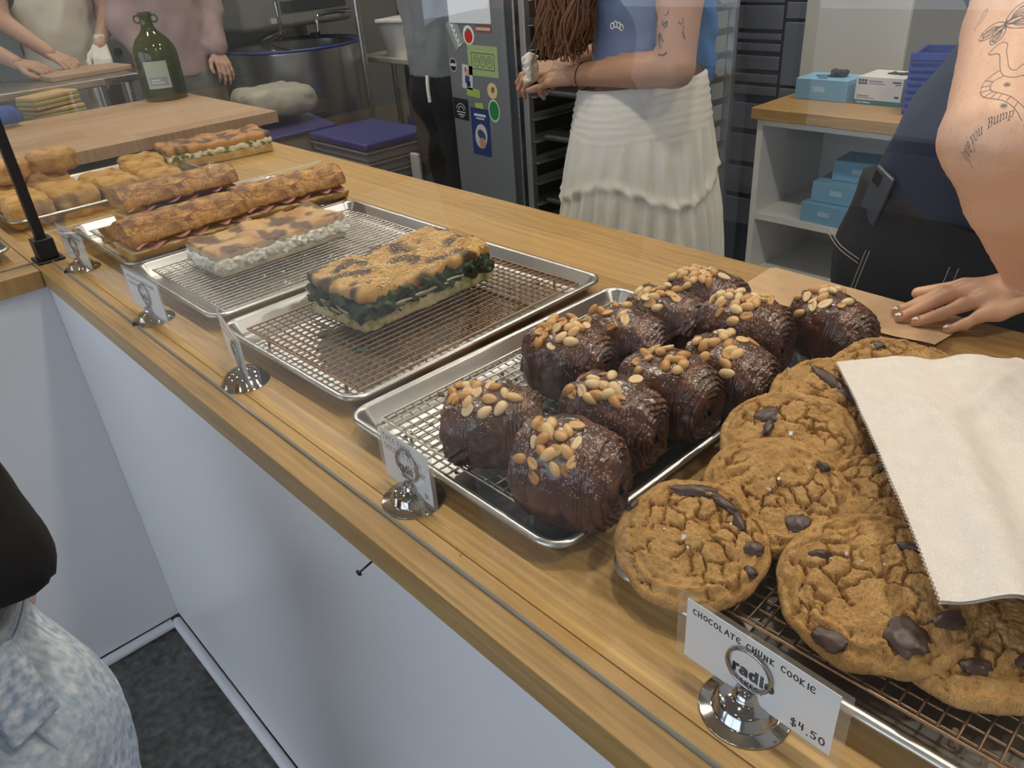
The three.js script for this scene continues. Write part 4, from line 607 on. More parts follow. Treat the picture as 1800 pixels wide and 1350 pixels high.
// server resting a tattooed arm on the counter
{
  const hip = [0.625, 0.90, -0.985], waist = [0.665, 1.06, -0.975], chest = [0.79, 1.27, -0.945], neck = [0.83, 1.45, -0.92], E = [0.752, 1.168, -0.575], W = [0.797, 0.966, -0.712], S = [0.672, 1.365, -0.85], fl = [0, 0, 1, 1.45];
  const torso = [[hip, waist, 0.165, 0.135, fl], [waist, chest, 0.135, 0.15, fl], [chest, [0.82, 1.38, -0.93], 0.15, 0.11, fl], [S, [0.97, 1.38, -0.95], 0.065, 0.065]];
  const armCap = [[S, lerp3(S, E, 0.55), 0.058, 0.057, null, 0.012], [lerp3(S, E, 0.55), E, 0.057, 0.05, null, 0.008], [E, lerp3(E, W, 0.35), 0.049, 0.045, null, 0.012], [lerp3(E, W, 0.35), W, 0.045, 0.0265, null, 0.008], [add3(E, [-0.03, 0.0, 0.0]), add3(E, [-0.028, -0.015, -0.005]), 0.024, 0.022, null, 0.012]];
  const arm2 = [[[0.97, 1.38, -0.95], [1.06, 1.13, -1.0], 0.055, 0.047], [[1.06, 1.13, -1.0], [1.04, 0.95, -0.78], 0.045, 0.028]];
  const legs = legsOf(0.625, 0.9, -0.985, [0.085, 0]);
  // hand drawn joint by joint: fingers lie on the brown bag
  const tip = [[0.669, 0.9255, -0.632], [0.681, 0.9265, -0.615], [0.702, 0.9265, -0.6155], [0.738, 0.9245, -0.621]], mid = [[0.699, 0.941, -0.666], [0.709, 0.944, -0.654], [0.735, 0.943, -0.642], [0.761, 0.938, -0.636]], mcp = [[0.728, 0.952, -0.694], [0.742, 0.957, -0.681], [0.761, 0.956, -0.667], [0.779, 0.950, -0.654]];
  const hnd = [];
  mcp.forEach((m, i) => { const pip = lerp3(m, mid[i], 0.75).map((q, k) => q + (k === 1 ? 0.004 : 0)), dip = lerp3(mid[i], tip[i], 0.35), r = [0.0082, 0.0088, 0.0085, 0.0074][i]; hnd.push([m, pip, r * 1.15, r * 1.03, null, 0.006], [pip, dip, r * 1.02, r * 0.9, null, 0.005], [dip, tip[i], r * 0.9, r * 0.74, null, 0.004]); hnd.push([add3(W, [(i - 1.5) * 0.006, 0.002, (i - 1.5) * 0.008]), m, 0.019, 0.0122, [0, 1, 0, 1.1], 0.012]); });
  hnd.push([[0.775, 0.958, -0.722], [0.715, 0.94, -0.728], 0.016, 0.0115, null, 0.012], [[0.715, 0.94, -0.728], [0.668, 0.926, -0.704], 0.0105, 0.0085, null, 0.006], [W, lerp3(W, E, 0.12), 0.026, 0.03]);
  const tattoo = (() => {
    const cv = document.createElement('canvas'); cv.width = 1024; cv.height = 1024; const c = cv.getContext('2d'); c.fillStyle = '#e6b795'; c.fillRect(0, 0, 1024, 1024);
    const r = rng(4); for (let i = 0; i < 5000; i++) { const q = r(); c.fillStyle = q < 0.5 ? 'rgba(190,110,85,0.045)' : 'rgba(255,220,190,0.05)'; c.beginPath(); c.arc(r() * 1024, r() * 1024, 4 + r() * 14, 0, 7); c.fill(); }
    c.strokeStyle = '#4b4844'; c.lineWidth = 5; c.lineCap = c.lineJoin = 'round';
    const P = (pts, cl) => { c.beginPath(); pts.forEach((p, i) => (i ? c.lineTo(...p) : c.moveTo(...p))); if (cl) c.closePath(); c.stroke(); }, sp = (pts) => { c.beginPath(); c.moveTo(...pts[0]); for (let i = 1; i < pts.length - 1; i++) c.quadraticCurveTo(...pts[i], (pts[i][0] + pts[i + 1][0]) / 2, (pts[i][1] + pts[i + 1][1]) / 2); c.lineTo(...pts.at(-1)); c.stroke(); };
    // 0..1000 across and down the visible side of the upper arm
    const wing = (x, y, a, l, w) => { c.save(); c.translate(x, y); c.rotate(a); c.beginPath(); c.ellipse(l / 2, 0, l / 2, w, 0, 0, 7); c.stroke(); c.beginPath(); c.ellipse(l * 0.55, 0, l * 0.3, w * 0.55, 0, 0, 7); c.stroke(); for (const k of [-0.5, 0, 0.5]) P([[4, 0], [l * 0.9, w * k]]); c.restore(); };
    c.lineWidth = 6; wing(500, 250, -0.75, 190, 44); wing(500, 255, -0.05, 190, 40); wing(495, 255, 2.9, 180, 42); wing(495, 262, 2.15, 130, 38); P([[500, 230], [497, 285]]); c.lineWidth = 5;
    sp([[420, 430], [455, 400], [470, 385], [520, 370], [545, 395], [540, 430], [560, 480], [590, 560], [640, 560], [665, 520], [700, 505], [750, 505]]); sp([[420, 430], [430, 445], [480, 440], [505, 455], [515, 500], [530, 560], [560, 600], [640, 610], [690, 580], [740, 600]]);
    sp([[530, 560], [450, 600], [420, 650], [440, 720], [520, 745], [610, 760], [690, 800], [760, 850]]); sp([[560, 600], [500, 620], [485, 660], [510, 700], [580, 710], [680, 745], [770, 800]]); for (const [a, b] of [[[440, 610], [500, 630]], [[425, 650], [487, 655]], [[430, 690], [495, 680]], [[460, 728], [512, 698]], [[510, 744], [545, 708]], [[560, 752], [585, 712]], [[620, 765], [640, 728]], [[680, 795], [700, 755]]]) P([a, b]);
    c.lineWidth = 6; for (const [x, y] of [[690, 450], [600, 655], [610, 790]]) for (let k = 0; k < 4; k++) P([[x - 24 * Math.cos(k * 0.8), y - 16 * Math.sin(k * 0.8)], [x + 24 * Math.cos(k * 0.8), y + 16 * Math.sin(k * 0.8)]]);
    c.lineWidth = 5; c.font = 'italic 64px serif'; c.fillStyle = '#45423f'; c.save(); c.translate(255, 1010); c.rotate(-0.36); c.fillText('love you', 0, 0); c.fillText('Bump', 290, -6); c.restore();
    sp([[255, 200], [300, 120], [340, 90], [345, 120], [290, 180]]); for (const x of [600, 660, 720, 780]) P([[x, 12], [x + 20, 14]]);
    const t = new THREE.CanvasTexture(cv); t.colorSpace = THREE.SRGBColorSpace; t.wrapS = t.wrapT = THREE.ClampToEdgeWrapping; return t;
  })();
  const body = [...torso, ...armCap, ...arm2, ...legs, [neck, [0.83, 1.38, -0.93], 0.055, 0.07]];
  const p = person('server in navy tee and black jeans leaning a tattooed arm on the counter', {
    base: [0.63, 0, -0.98], body, hands: [hnd, handCaps([1.04, 0.95, -0.78], [-0.3, -0.1, 1], [0, 1, 0.1], 1, 0.25)], head: [0.84, 1.58, -0.88], face: [0.1, 0, 1], hair: [0.09, 0.05, 0.03], skinMat: phys({ map: tattoo, roughness: 0.45, sheen: 0.1 }),
    wear: [
      { name: 'shirt', label: 'navy short sleeved tee', mat: cloth([0.018, 0.026, 0.055]), caps: [...grow(torso, 0.012), [S, lerp3(S, E, 0.2), 0.08, 0.083], [[0.97, 1.38, -0.95], [1.01, 1.28, -0.97], 0.072, 0.075], [hip, waist, 0.178, 0.15, fl]], wr: 0.018, cuts: [(x, y) => 0.955 + (x - 0.5) * 0.06 - y, (x, y, z) => y - 1.44, (x, y, z) => (Math.hypot(x - S[0], z - S[2]) < 0.3 ? ((x - S[0]) * (E[0] - S[0]) + (y - S[1]) * (E[1] - S[1]) + (z - S[2]) * (E[2] - S[2])) / Math.hypot(...sub3(E, S)) - 0.075 : -1)].slice(0, 2) },
      { name: 'jeans', label: 'black jeans with pale stitching', mat: cloth([0.012, 0.012, 0.014], 0.85), caps: [[hip, add3(hip, [0.0, 0.08, 0]), 0.192, 0.178, fl], ...grow(legs, 0.022)], wr: 0.01, cuts: [(x, y) => y - 0.985 + (x - 0.63) * 0.12] },
      { name: 'shoes', mat: shoeMat, caps: [shoe(0.53, -0.985, 0, 1), shoe(0.72, -0.985, 0, 1)], wr: 0 },
    ],
  });
  // arm texture: unwrapped round the arm, u from the inner to the outer side, v down from the shoulder
  const g = p.children[0].geometry, q = g.attributes.position, uv = g.attributes.uv, ax = nrm3(sub3(E, S)), o0 = add3(S, ax, 0.19), side = nrm3(crs(ax, nrm3([0.35, 0.1, 1]))), frn = crs(side, ax);
  for (let i = 0; i < q.count; i++) { const d = [q.getX(i) + 0.63 - o0[0], q.getY(i) - o0[1], q.getZ(i) - 0.98 - o0[2]], h = d[0] * ax[0] + d[1] * ax[1] + d[2] * ax[2], a = Math.atan2(d[0] * side[0] + d[1] * side[1] + d[2] * side[2], d[0] * frn[0] + d[1] * frn[1] + d[2] * frn[2]); const near = Math.hypot(d[0], d[1], d[2]) < 0.45 && d[2] > -0.06; uv.setXY(i, near ? 0.62 - a / 2.6 : 0.02, near ? 1 - h / 0.21 : 0.3); }
  const nailM = phys({ color: L(0.75, 0.6, 0.57), metalness: 0.5, roughness: 0.15, clearcoat: 1 }), sock = p.children[0];
  tip.forEach((t, i) => { const n = new THREE.SphereGeometry(1, 14, 8); n.scale(0.0062, 0.0022, 0.0048); const m = part('fingernail', n, nailM, p, 'glossy pale nail'); const d = sub3(t, lerp3(mid[i], t, 0.5)); m.position.set(t[0] - 0.63, t[1] + 0.0052, t[2] + 0.98); m.rotation.set(0, Math.atan2(-d[2], d[0]), 0); m.rotateZ(-0.3); });
  const stitch = mat({ color: L(0.4, 0.38, 0.33), roughness: 0.8 }), R = 0.0007;
  for (const pts of [[[0.455, 0.925, -0.875], [0.49, 0.915, -0.842], [0.53, 0.905, -0.826]], [[0.452, 0.919, -0.873], [0.49, 0.909, -0.84], [0.53, 0.899, -0.824]], [[0.537, 0.92, -0.83], [0.525, 0.86, -0.83], [0.505, 0.76, -0.845]], [[0.543, 0.92, -0.83], [0.531, 0.86, -0.83], [0.511, 0.76, -0.845]], [[0.66, 0.92, -0.835], [0.645, 0.82, -0.84], [0.64, 0.74, -0.86]], [[0.672, 0.92, -0.836], [0.657, 0.82, -0.842], [0.652, 0.74, -0.862]]]) part('stitching', tube(pts.map((v) => [v[0] - 0.63, v[1], v[2] + 0.98]), R, 16, 5), stitch, p);
  const ph = thing('phone', 'dark phone in clear case poking out of the black jeans pocket', 'phone', [0.516, 0.996, -0.892], 0); ph.rotation.set(-0.1, -0.6, -0.3); ph.scale.setScalar(0.74);
  part('phone_body', rb(-0.034, 0.034, -0.07, 0.045, -0.005, 0.005, 0.0048, 3), mat({ color: L(0.12, 0.14, 0.18), roughness: 0.2, metalness: 0.5 }), ph); part('camera_bump', rb(-0.028, 0.0, 0.008, 0.038, 0.0045, 0.0075, 0.003, 2), mat({ color: L(0.02, 0.02, 0.025), roughness: 0.2 }), ph);
}
// woman in white skirt, in profile
{
  const hip = [-0.31, 0.93, -1.33], waist = [-0.315, 1.06, -1.33], chest = [-0.31, 1.27, -1.34], S = [-0.15, 1.36, -1.27], S2 = [-0.33, 1.36, -1.5], E = [-0.108, 1.098, -1.2], W = [-0.42, 1.063, -1.2], fl = [0.5, 0, -0.87, 1.25];
  const torso = [[hip, waist, 0.165, 0.128, fl], [waist, chest, 0.128, 0.145, fl], [chest, [-0.27, 1.38, -1.36], 0.14, 0.08, fl], [[-0.19, 1.37, -1.3], S2, 0.06, 0.06]];
  const arm = [[S, lerp3(S, E, 0.5), 0.056, 0.052, null, 0.012], [lerp3(S, E, 0.5), E, 0.052, 0.043, null, 0.008], [E, lerp3(E, W, 0.35), 0.043, 0.041, null, 0.012], [lerp3(E, W, 0.35), W, 0.041, 0.027, null, 0.008]], arm2 = [[S2, [-0.42, 1.12, -1.5], 0.055, 0.045], [[-0.42, 1.12, -1.5], [-0.56, 1.06, -1.3], 0.042, 0.028]];
  const legs = legsOf(-0.31, 0.9, -1.33, [0.03, 0.08]);
  const tt = tex(512, 512, (u, v) => { const q = tn(u, v, 9, 9, 4, 3), e = Math.abs(tn(u, v, 14, 14, 8, 4)), k = q > 0.05 && e < 0.035 ? 0.55 : 0; return [0, 1, 2].map((i) => mix([206, 150, 122][i], [74, 70, 66][i], k)); });
  const p = person('woman with tattooed arm in blue top and tiered white skirt before the rack', {
    base: [-0.31, 0, -1.33], body: [...torso, ...arm, ...arm2, ...legs, [[-0.29, 1.36, -1.36], [-0.32, 1.5, -1.36], 0.055, 0.052]], hands: [handCaps(W, [-1, -0.04, 0.02], [0.1, 0.75, 0.65], -1, 0.75, 1.04), handCaps([-0.56, 1.06, -1.3], [-0.8, -0.1, 0.6], [0, 0.8, 0.5], 1, 0.7)], head: [-0.34, 1.6, -1.36], face: [-1, 0, 0.3], hair: [0.13, 0.06, 0.03], skin: [0.43, 0.235, 0.145],
    wear: [
      { name: 'top', label: 'dusty blue sleeveless cropped top with white print', mat: cloth([0.15, 0.2, 0.33]), caps: [...grow(torso, 0.01)], wr: 0.016, cuts: [(x, y) => 1.075 + (x + 0.31) * 0.12 - y, (x, y) => y - 1.42] },
      { name: 'shoes', mat: shoeMat, caps: [shoe(-0.34, -1.42, -1, 0.2), shoe(-0.28, -1.24, -1, 0.2)], wr: 0 },
    ],
  });
  { // tattoos on the near upper arm
    const tat = mat({ color: L(0.12, 0.1, 0.09), roughness: 0.6 }), r = rng(12), ax = nrm3(sub3(E, S)); const add = [];
    for (let k = 0; k < 26; k++) { let a = -0.9 + r() * 1.9, h = 0.06 + r() * 0.2, pts = []; for (let i = 0; i < 5; i++) { a += (r() - 0.5) * 0.5; h += (r() - 0.5) * 0.035; const R = mix(0.0575, 0.045, h / 0.27) + 0.001, c = add3(S, ax, Math.min(h, 0.24)); pts.push([c[0] + Math.sin(a) * R + 0.31, c[1], c[2] + Math.cos(a) * R + 1.33]); } add.push(tube(pts, 0.0014, 14, 4)); }
    part('tattoo_lines', add, tat, p, 'grey floral tattoo on the upper arm');
    const pr = mat({ color: L(0.8, 0.8, 0.78), roughness: 0.7 }), pg = [];
    for (const [x, y] of [[0, 0], [0.012, 0.004], [0.024, 0.002], [0.034, -0.002]]) pg.push(new THREE.TorusGeometry(0.0065, 0.0012, 5, 16).translate(x, y, 0));
    const m = part('shirt_print', pg, pr, p, 'small white print'); m.position.set(0.025, 1.183, 0.142); m.rotation.y = -0.2;
    part('bracelet', new THREE.TorusGeometry(0.033, 0.0014, 6, 24).rotateY(Math.PI / 2).translate(W[0] + 0.31 + 0.03, W[1], W[2] + 1.33), mat({ color: L(0.02, 0.02, 0.02), roughness: 0.5 }), p);
  }
  // skirt: gathered tiers
  const sk = (th, y) => {
    const t = (1.045 - y) / 0.9, ct = Math.cos(th), st = Math.sin(th), band = sstep(0.12, 0.16, t), a = mix(0.17, 0.28, Math.pow(t, 0.75)), b = mix(0.145, 0.27, Math.pow(t, 0.75));
    const seam = 0.29 + 0.035 * Math.sin(th * 3 + 0.6), tier = t > seam ? 1 : 0, fold = (Math.sin(th * (tier ? 31 : 22) + fbm(th * 2, t * 2, 3) * 5) * 0.5 + fbm(th * 6, t * 1.2, 8) * 1.2) * (band * (tier ? 0.02 : 0.011) * sstep(0, 0.2, tier ? t - seam + 0.05 : t - 0.08)), smock = (1 - band) * 0.0022 * Math.sin(t * 300 + Math.sin(th * 3) * 2), lip = 0.006 * Math.exp(-Math.pow((t - seam) * 70, 2));
    return [ct * (a + fold + smock + lip) - 0.015 * t, y - 0.02 * (1 - t) * Math.cos(th - 2.6), st * (b + fold + smock + lip)];
  };
  const g = grid(240, 110, (u, v) => { const th = -u * 6.28319; const q = sk(th, mix(1.045, 0.16, v)); return [q[0], q[1], q[2], u * 2, v]; }, true);
  const skm = mat({ color: L(0.7, 0.69, 0.64), roughness: 0.9, side: THREE.DoubleSide }); part('skirt', g, skm, p, 'tiered white cotton skirt');
  const hairs = [], r = rng(9); for (let k = 0; k < 340; k++) { const x = -0.02 - r() * 0.11, z = 0.13 + r() * 0.09 - 0.03, ph = r() * 6; hairs.push(tube([[x * 0.6, 1.58, z - 0.1], [x, 1.42, z], ...[1.34, 1.26, 1.19, 1.1 + r() * 0.06].map((y, i) => [x - 0.012 * (i + 1) + Math.sin(y * 30 + ph) * 0.014 + (r() - 0.5) * 0.014, y, z + 0.008 + Math.cos(y * 26 + ph) * 0.01])], 0.0015 + r() * 0.0012, 18, 3)); }
  part('long_hair', hairs, mat({ color: L(0.17, 0.075, 0.035), roughness: 0.55 }), p, 'long reddish brown hair');
  single('paper_napkin', field((x, y, z) => boxF(x, y, z, 0.012, 0.035, 0.02, 0.008) - fbm(x * 60, y * 60, z * 60, 3) * 0.016, [-0.04, -0.06, -0.05], [0.04, 0.06, 0.05], 0.004), mat({ color: L(0.75, 0.74, 0.66), roughness: 0.9 }), 'crumpled white napkin held in the hands of the woman in the skirt', 'napkin', [-0.565, 1.075, -1.185]);
}
// man in grey tee seen from behind
{
  const hip = [-1.80, 0.84, -1.86], waist = [-1.81, 1.0, -1.86], chest = [-1.82, 1.22, -1.86], fl = [0, 0, 1, 1.35], torso = [[hip, waist, 0.165, 0.15, fl], [waist, chest, 0.15, 0.172, fl], [chest, [-1.82, 1.36, -1.86], 0.16, 0.1, fl], [[-1.98, 1.36, -1.86], [-1.66, 1.36, -1.86], 0.065, 0.065]], legs = legsOf(-1.8, 0.84, -1.86, [0.085, 0]);
  const arms = [[[-1.98, 1.36, -1.86], [-2.04, 1.12, -1.95], 0.056, 0.047], [[-2.04, 1.12, -1.95], [-2.02, 1.0, -2.15], 0.043, 0.03], [[-1.66, 1.36, -1.86], [-1.6, 1.12, -1.92], 0.056, 0.047], [[-1.6, 1.12, -1.92], [-1.64, 1.02, -2.13], 0.043, 0.03]];
  const p = person('worker in grey tee and black trousers seen from behind beside the sticker covered unit', {
    base: [-1.8, 0, -1.86], body: [...torso, ...arms, ...legs, [[-1.82, 1.36, -1.86], [-1.82, 1.48, -1.85], 0.058, 0.055]], hands: [handCaps([-2.02, 1.0, -2.15], [0.2, 0, -1], [0, 1, 0], 1, 0.5), handCaps([-1.64, 1.02, -2.13], [-0.2, 0, -1], [0, 1, 0], -1, 0.5)], head: [-1.82, 1.6, -1.86], face: [0, 0, -1], hair: [0.05, 0.035, 0.025], skin: [0.5, 0.3, 0.2],
    wear: [
      { name: 'shirt', label: 'heather grey tee', mat: cloth([0.2, 0.21, 0.22]), caps: [...grow(torso, 0.014), [[-1.98, 1.36, -1.86], [-2.02, 1.22, -1.9], 0.075, 0.07], [[-1.66, 1.36, -1.86], [-1.62, 1.22, -1.9], 0.075, 0.07]], wr: 0.022, cuts: [(x, y) => 0.885 - y, (x, y) => y - 1.43] },
      { name: 'trousers', label: 'black trousers', mat: cloth([0.012, 0.012, 0.013]), caps: [[hip, add3(hip, [0, 0.1, 0]), 0.175, 0.16, fl], ...grow(legs, 0.03)], wr: 0.02, cuts: [(x, y) => y - 0.95] },
      { name: 'shoes', mat: shoeMat, caps: [shoe(-1.9, -1.86, 0, -1), shoe(-1.7, -1.86, 0, -1)], wr: 0 },
    ],
  });
  part('apron_string', tube([[0.06, 0.9, 0.14], [0.075, 0.86, 0.155], [0.085, 0.8, 0.16]], 0.008, 8, 6), cloth([0.7, 0.7, 0.68]), p, 'white apron tie'); 
  part('towel', rb(-0.045, 0.02, 0.52, 0.8, 0.1, 0.12, 0.008).translate(-0.13, -0.25, 0.0), cloth([0.45, 0.45, 0.44]), p, 'grey towel hanging at the leg');
}
// kitchen staff behind the wooden table
function cook(label, bx_, bz, o) {
  const fl = [1, 0, 0, 1.4], hip = [bx_, 0.92, bz], waist = [bx_, 1.08, bz], chest = [bx_, 1.28, bz], sL = [bx_, 1.42, bz + 0.17], sR = [bx_, 1.42, bz - 0.17];
  const torso = [[hip, waist, 0.16, 0.15, fl], [waist, chest, 0.15, 0.165, fl], [chest, [bx_, 1.4, bz], 0.155, 0.1, fl], [sL, sR, 0.062, 0.062]], legs = legsOf(bx_, 0.9, bz, [0, 0.085]);
  const arms = [[sL, o.eL, 0.055, 0.046], [o.eL, o.wL, 0.044, 0.029], [sR, o.eR, 0.055, 0.046], [o.eR, o.wR, 0.044, 0.029]];
  const wear = [{ name: o.topName ?? 'shirt', label: o.topLabel, mat: cloth(o.top), caps: [...grow(torso, o.bulk ?? 0.014), [sL, lerp3(sL, o.eL, o.sleeve), 0.074, 0.066], [sR, lerp3(sR, o.eR, o.sleeve), 0.074, 0.066], ...(o.long ? [[o.eL, lerp3(o.eL, o.wL, 0.92), 0.064, 0.05], [o.eR, lerp3(o.eR, o.wR, 0.92), 0.064, 0.05]] : [])], wr: 0.022, cuts: [(x, y) => o.hem - y, (x, y) => y - 1.48] },
    { name: 'trousers', mat: cloth(o.pants), caps: [[hip, add3(hip, [0, 0.1, 0]), 0.17, 0.155, fl], ...grow(legs, 0.03)], wr: 0.02, cuts: [(x, y) => y - o.hem - 0.04] }, { name: 'shoes', mat: shoeMat, caps: [shoe(bx_, bz - 0.09, 1, 0), shoe(bx_, bz + 0.09, 1, 0)], wr: 0 }];
  if (o.apron) wear.push({ name: 'apron', label: 'cream apron', mat: cloth(o.apron), caps: [...grow(torso.slice(0, 3), 0.024), [[bx_, 0.5, bz], hip, 0.17, 0.185, fl]], wr: 0.022, cuts: [(x) => bx_ + 0.03 - x, (x, y) => y - 1.36] });
  return person(label, { base: [bx_, 0, bz], body: [...grow(torso, -0.012), ...arms, ...legs, [[bx_, 1.38, bz], [bx_, 1.52, bz], 0.056, 0.054]], hands: [handCaps(o.wL, o.dL ?? [1, -0.4, -0.2], [0.3, 1, 0], 1, 0.5), handCaps(o.wR, o.dR ?? [1, -0.4, 0.2], [0.3, 1, 0], -1, 0.5)], head: [bx_ + 0.02, 1.66, bz], face: [1, 0, 0], hair: o.hair, skin: o.skin, wear });
}
{
  const p1 = cook('cook in cream apron with white glove and smartwatch at the cutting board', -3.3, -0.79, { eL: [-3.2, 1.22, -0.54], wL: [-3.03, 1.07, -0.66], eR: [-3.2, 1.22, -1.02], wR: [-3.02, 1.08, -0.87], dR: [0.5, -0.8, 0.25], dL: [0.7, -0.4, -0.4], top: [0.06, 0.065, 0.07], sleeve: 0.5, hem: 0.9, pants: [0.1, 0.1, 0.1], apron: [0.7, 0.68, 0.6], hair: [0.05, 0.03, 0.02], skin: [0.5, 0.3, 0.21], topLabel: 'dark grey tee' });
  const gl = sculpt(grow(handCaps([-3.02, 1.08, -0.87], [0.5, -0.8, 0.25], [0.3, 1, 0], -1, 0.5), 0.002), 0.0045, 0.006).translate(3.3, 0, 0.79); part('glove', gl, mat({ color: L(0.72, 0.72, 0.68), roughness: 0.6 }), p1, 'white glove');
  part('smartwatch', [rb(-0.02, 0.02, -0.012, 0.012, -0.024, 0.024, 0.008).rotateZ(0.5)].map((g) => g.translate(0.265, 1.105, -0.09)), mat({ color: L(0.6, 0.6, 0.58), roughness: 0.4 }), p1, 'pale smartwatch');
  cook('cook in dusty pink hoodie and grey trousers behind the green jug', -3.02, -1.2, { eL: [-3.02, 1.16, -1.0], wL: [-2.92, 1.0, -1.03], eR: [-3.0, 1.16, -1.4], wR: [-2.9, 1.0, -1.35], top: [0.38, 0.28, 0.28], topName: 'hoodie', topLabel: 'dusty pink hoodie', sleeve: 1, long: true, bulk: 0.016, hem: 0.9, pants: [0.2, 0.2, 0.19], hair: [0.1, 0.06, 0.03], skin: [0.55, 0.34, 0.25], dL: [0.5, -0.8, 0], dR: [0.5, -0.8, 0] });
  cook('cook in dark tee at the far left reaching towards the sandwiches', -3.3, -0.22, { eL: [-3.2, 1.2, 0.02], wL: [-3.0, 1.08, -0.05], eR: [-3.17, 1.16, -0.4], wR: [-2.95, 1.06, -0.5], top: [0.08, 0.085, 0.08], sleeve: 0.55, hem: 0.9, pants: [0.08, 0.08, 0.08], apron: [0.4, 0.39, 0.33], hair: [0.04, 0.03, 0.02], skin: [0.5, 0.3, 0.21], topLabel: 'dark grey tee', dR: [0.5, -0.3, -0.8] });
}
// customer beside the counter
{
  const H = [0.312, 0.80, 0.465], Wt = [0.338, 0.935, 0.455], ch = [0.27, 1.13, 0.51], fl = [0.68, 0, -0.73, 1.5], torso = [[H, Wt, 0.135, 0.108, fl], [Wt, ch, 0.108, 0.135, fl], [ch, [0.25, 1.22, 0.53], 0.13, 0.09, fl], [[0.27, 1.25, 0.38], [0.23, 1.25, 0.66], 0.05, 0.05]];
  const El = [0.366, 0.975, 0.348], arm = [[[0.27, 1.25, 0.38], El, 0.038, 0.03, null, 0.015], [El, [0.265, 0.87, 0.355], 0.029, 0.022, null, 0.012]], arm2 = [[[0.23, 1.25, 0.66], [0.2, 1.0, 0.7], 0.042, 0.036, null, 0.015], [[0.2, 1.0, 0.7], [0.22, 0.8, 0.64], 0.033, 0.024, null, 0.012]];
  const legs = [[[0.34, 0.78, 0.405], [0.325, 0.43, 0.42], 0.08, 0.054], [[0.325, 0.43, 0.42], [0.3, 0.09, 0.42], 0.053, 0.04], [[0.29, 0.78, 0.53], [0.28, 0.43, 0.56], 0.08, 0.054], [[0.28, 0.43, 0.56], [0.27, 0.09, 0.56], 0.053, 0.04]];
  const den = tex(512, 512, (u, v, i, j) => { const a = clamp(0.5 + tn(u, v, 22, 22, 3, 5) * 1.5 + tn(u, v, 4, 4, 6, 3) * 0.7), w = ((i + j) % 4 < 2 ? 5 : -5); return [mix(128, 222, a) + w, mix(150, 226, a) + w, mix(176, 228, a) + w]; }, 1 / 0.2);
  const denM = mat({ map: den, roughness: 0.85, bumpMap: weave, bumpScale: 0.0003 });
  const p = person('customer in black ribbed top and light wash jeans at the left edge', {
    base: [0.31, 0, 0.47], body: [...torso, ...arm, ...arm2, ...legs, [[0.25, 1.22, 0.53], [0.25, 1.34, 0.52], 0.046, 0.044]], hands: [handCaps([0.265, 0.87, 0.355], [-0.8, -1, -0.1], [0.8, 0, -0.6], 1, 0.4, 0.88), handCaps([0.22, 0.8, 0.64], [0.1, -1, 0], [-1, 0, 0.3], 1, 0.4, 0.88)], head: [0.25, 1.46, 0.51], face: [-0.9, 0, -0.4], hair: [0.06, 0.035, 0.02], skin: [0.6, 0.37, 0.26], hairLow: 0.12,
    wear: [
      { name: 'top', label: 'black cropped ribbed top', mat: cloth([0.006, 0.006, 0.007], 0.95, 0.0006), caps: [...grow(torso.slice(2), 0.012), [[0.305, 1.03, 0.485], ch, 0.125, 0.147, fl], [[0.27, 1.25, 0.38], El, 0.046, 0.04, null, 0.015], [El, lerp3(El, [0.265, 0.87, 0.355], 0.3), 0.04, 0.04, null, 0.015], [[0.23, 1.25, 0.66], [0.2, 1.0, 0.7], 0.055, 0.05, null, 0.015]], wr: 0.014, k: 0.02, cuts: [(x, y) => 0.945 + fbm(x * 60, 1, y * 60, 2) * 0.02 - y] },
      { name: 'jeans', label: 'light acid wash jeans', mat: denM, cell: 0.007, caps: [[H, Wt, 0.148, 0.126, fl], ...grow(legs, 0.02)], wr: 0.012, cuts: [(x, y, z) => y - 0.925] },
      { name: 'shoes', mat: mat({ color: L(0.6, 0.6, 0.58), roughness: 0.6 }), caps: [shoe(0.3, 0.42, -0.6, -0.3), shoe(0.27, 0.56, -0.6, -0.3)], wr: 0 },
    ],
  });
  const rim = (dy, k) => [...Array(28)].map((_, i) => { const a = (i / 28) * 6.283, c = Math.cos(a) * 0.131 * k, d = Math.sin(a) * 0.089 * k; return [Wt[0] - 0.31 + c * 0.73 + d * 0.68, 0.912 + dy, Wt[2] - 0.47 + c * 0.68 - d * 0.73]; });
  part('waistband', tube(rim(0, 1), 0.0095, 80, 8, true), denM, p, 'pale denim waistband'); part('waistband_seam', tube(rim(-0.013, 1.06), 0.0022, 80, 5, true), denM, p);
  part('belt_tab', rb(-0.022, 0.022, -0.05, 0.03, -0.004, 0.004, 0.0035).rotateX(-0.2).rotateY(2.0).translate(0.105, 0.895, -0.09), denM, p, 'pale denim tab with a metal button'); part('button', new THREE.SphereGeometry(0.0055, 12, 8).translate(0.112, 0.86, -0.088), M.chrome, p);
  part('side_seam', tube([[0.112, 0.86, -0.09], [0.118, 0.8, -0.1], [0.112, 0.7, -0.1], [0.1, 0.6, -0.1]], 0.0022, 20, 5), denM, p);
}
// ---------- kitchen behind the counter ----------
const greyPaint = mat({ color: L(0.2, 0.21, 0.22), roughness: 0.45, metalness: 0.3 });
const plastic = (r, g, b, rough = 0.45) => mat({ color: L(r, g, b), roughness: rough });
function canvasMat(w, h, draw, o = {}) { const cv = document.createElement('canvas'); cv.width = w; cv.height = h; draw(cv.getContext('2d')); const t = new THREE.CanvasTexture(cv); t.colorSpace = THREE.SRGBColorSpace; return mat({ map: t, roughness: 0.5, ...o }); }
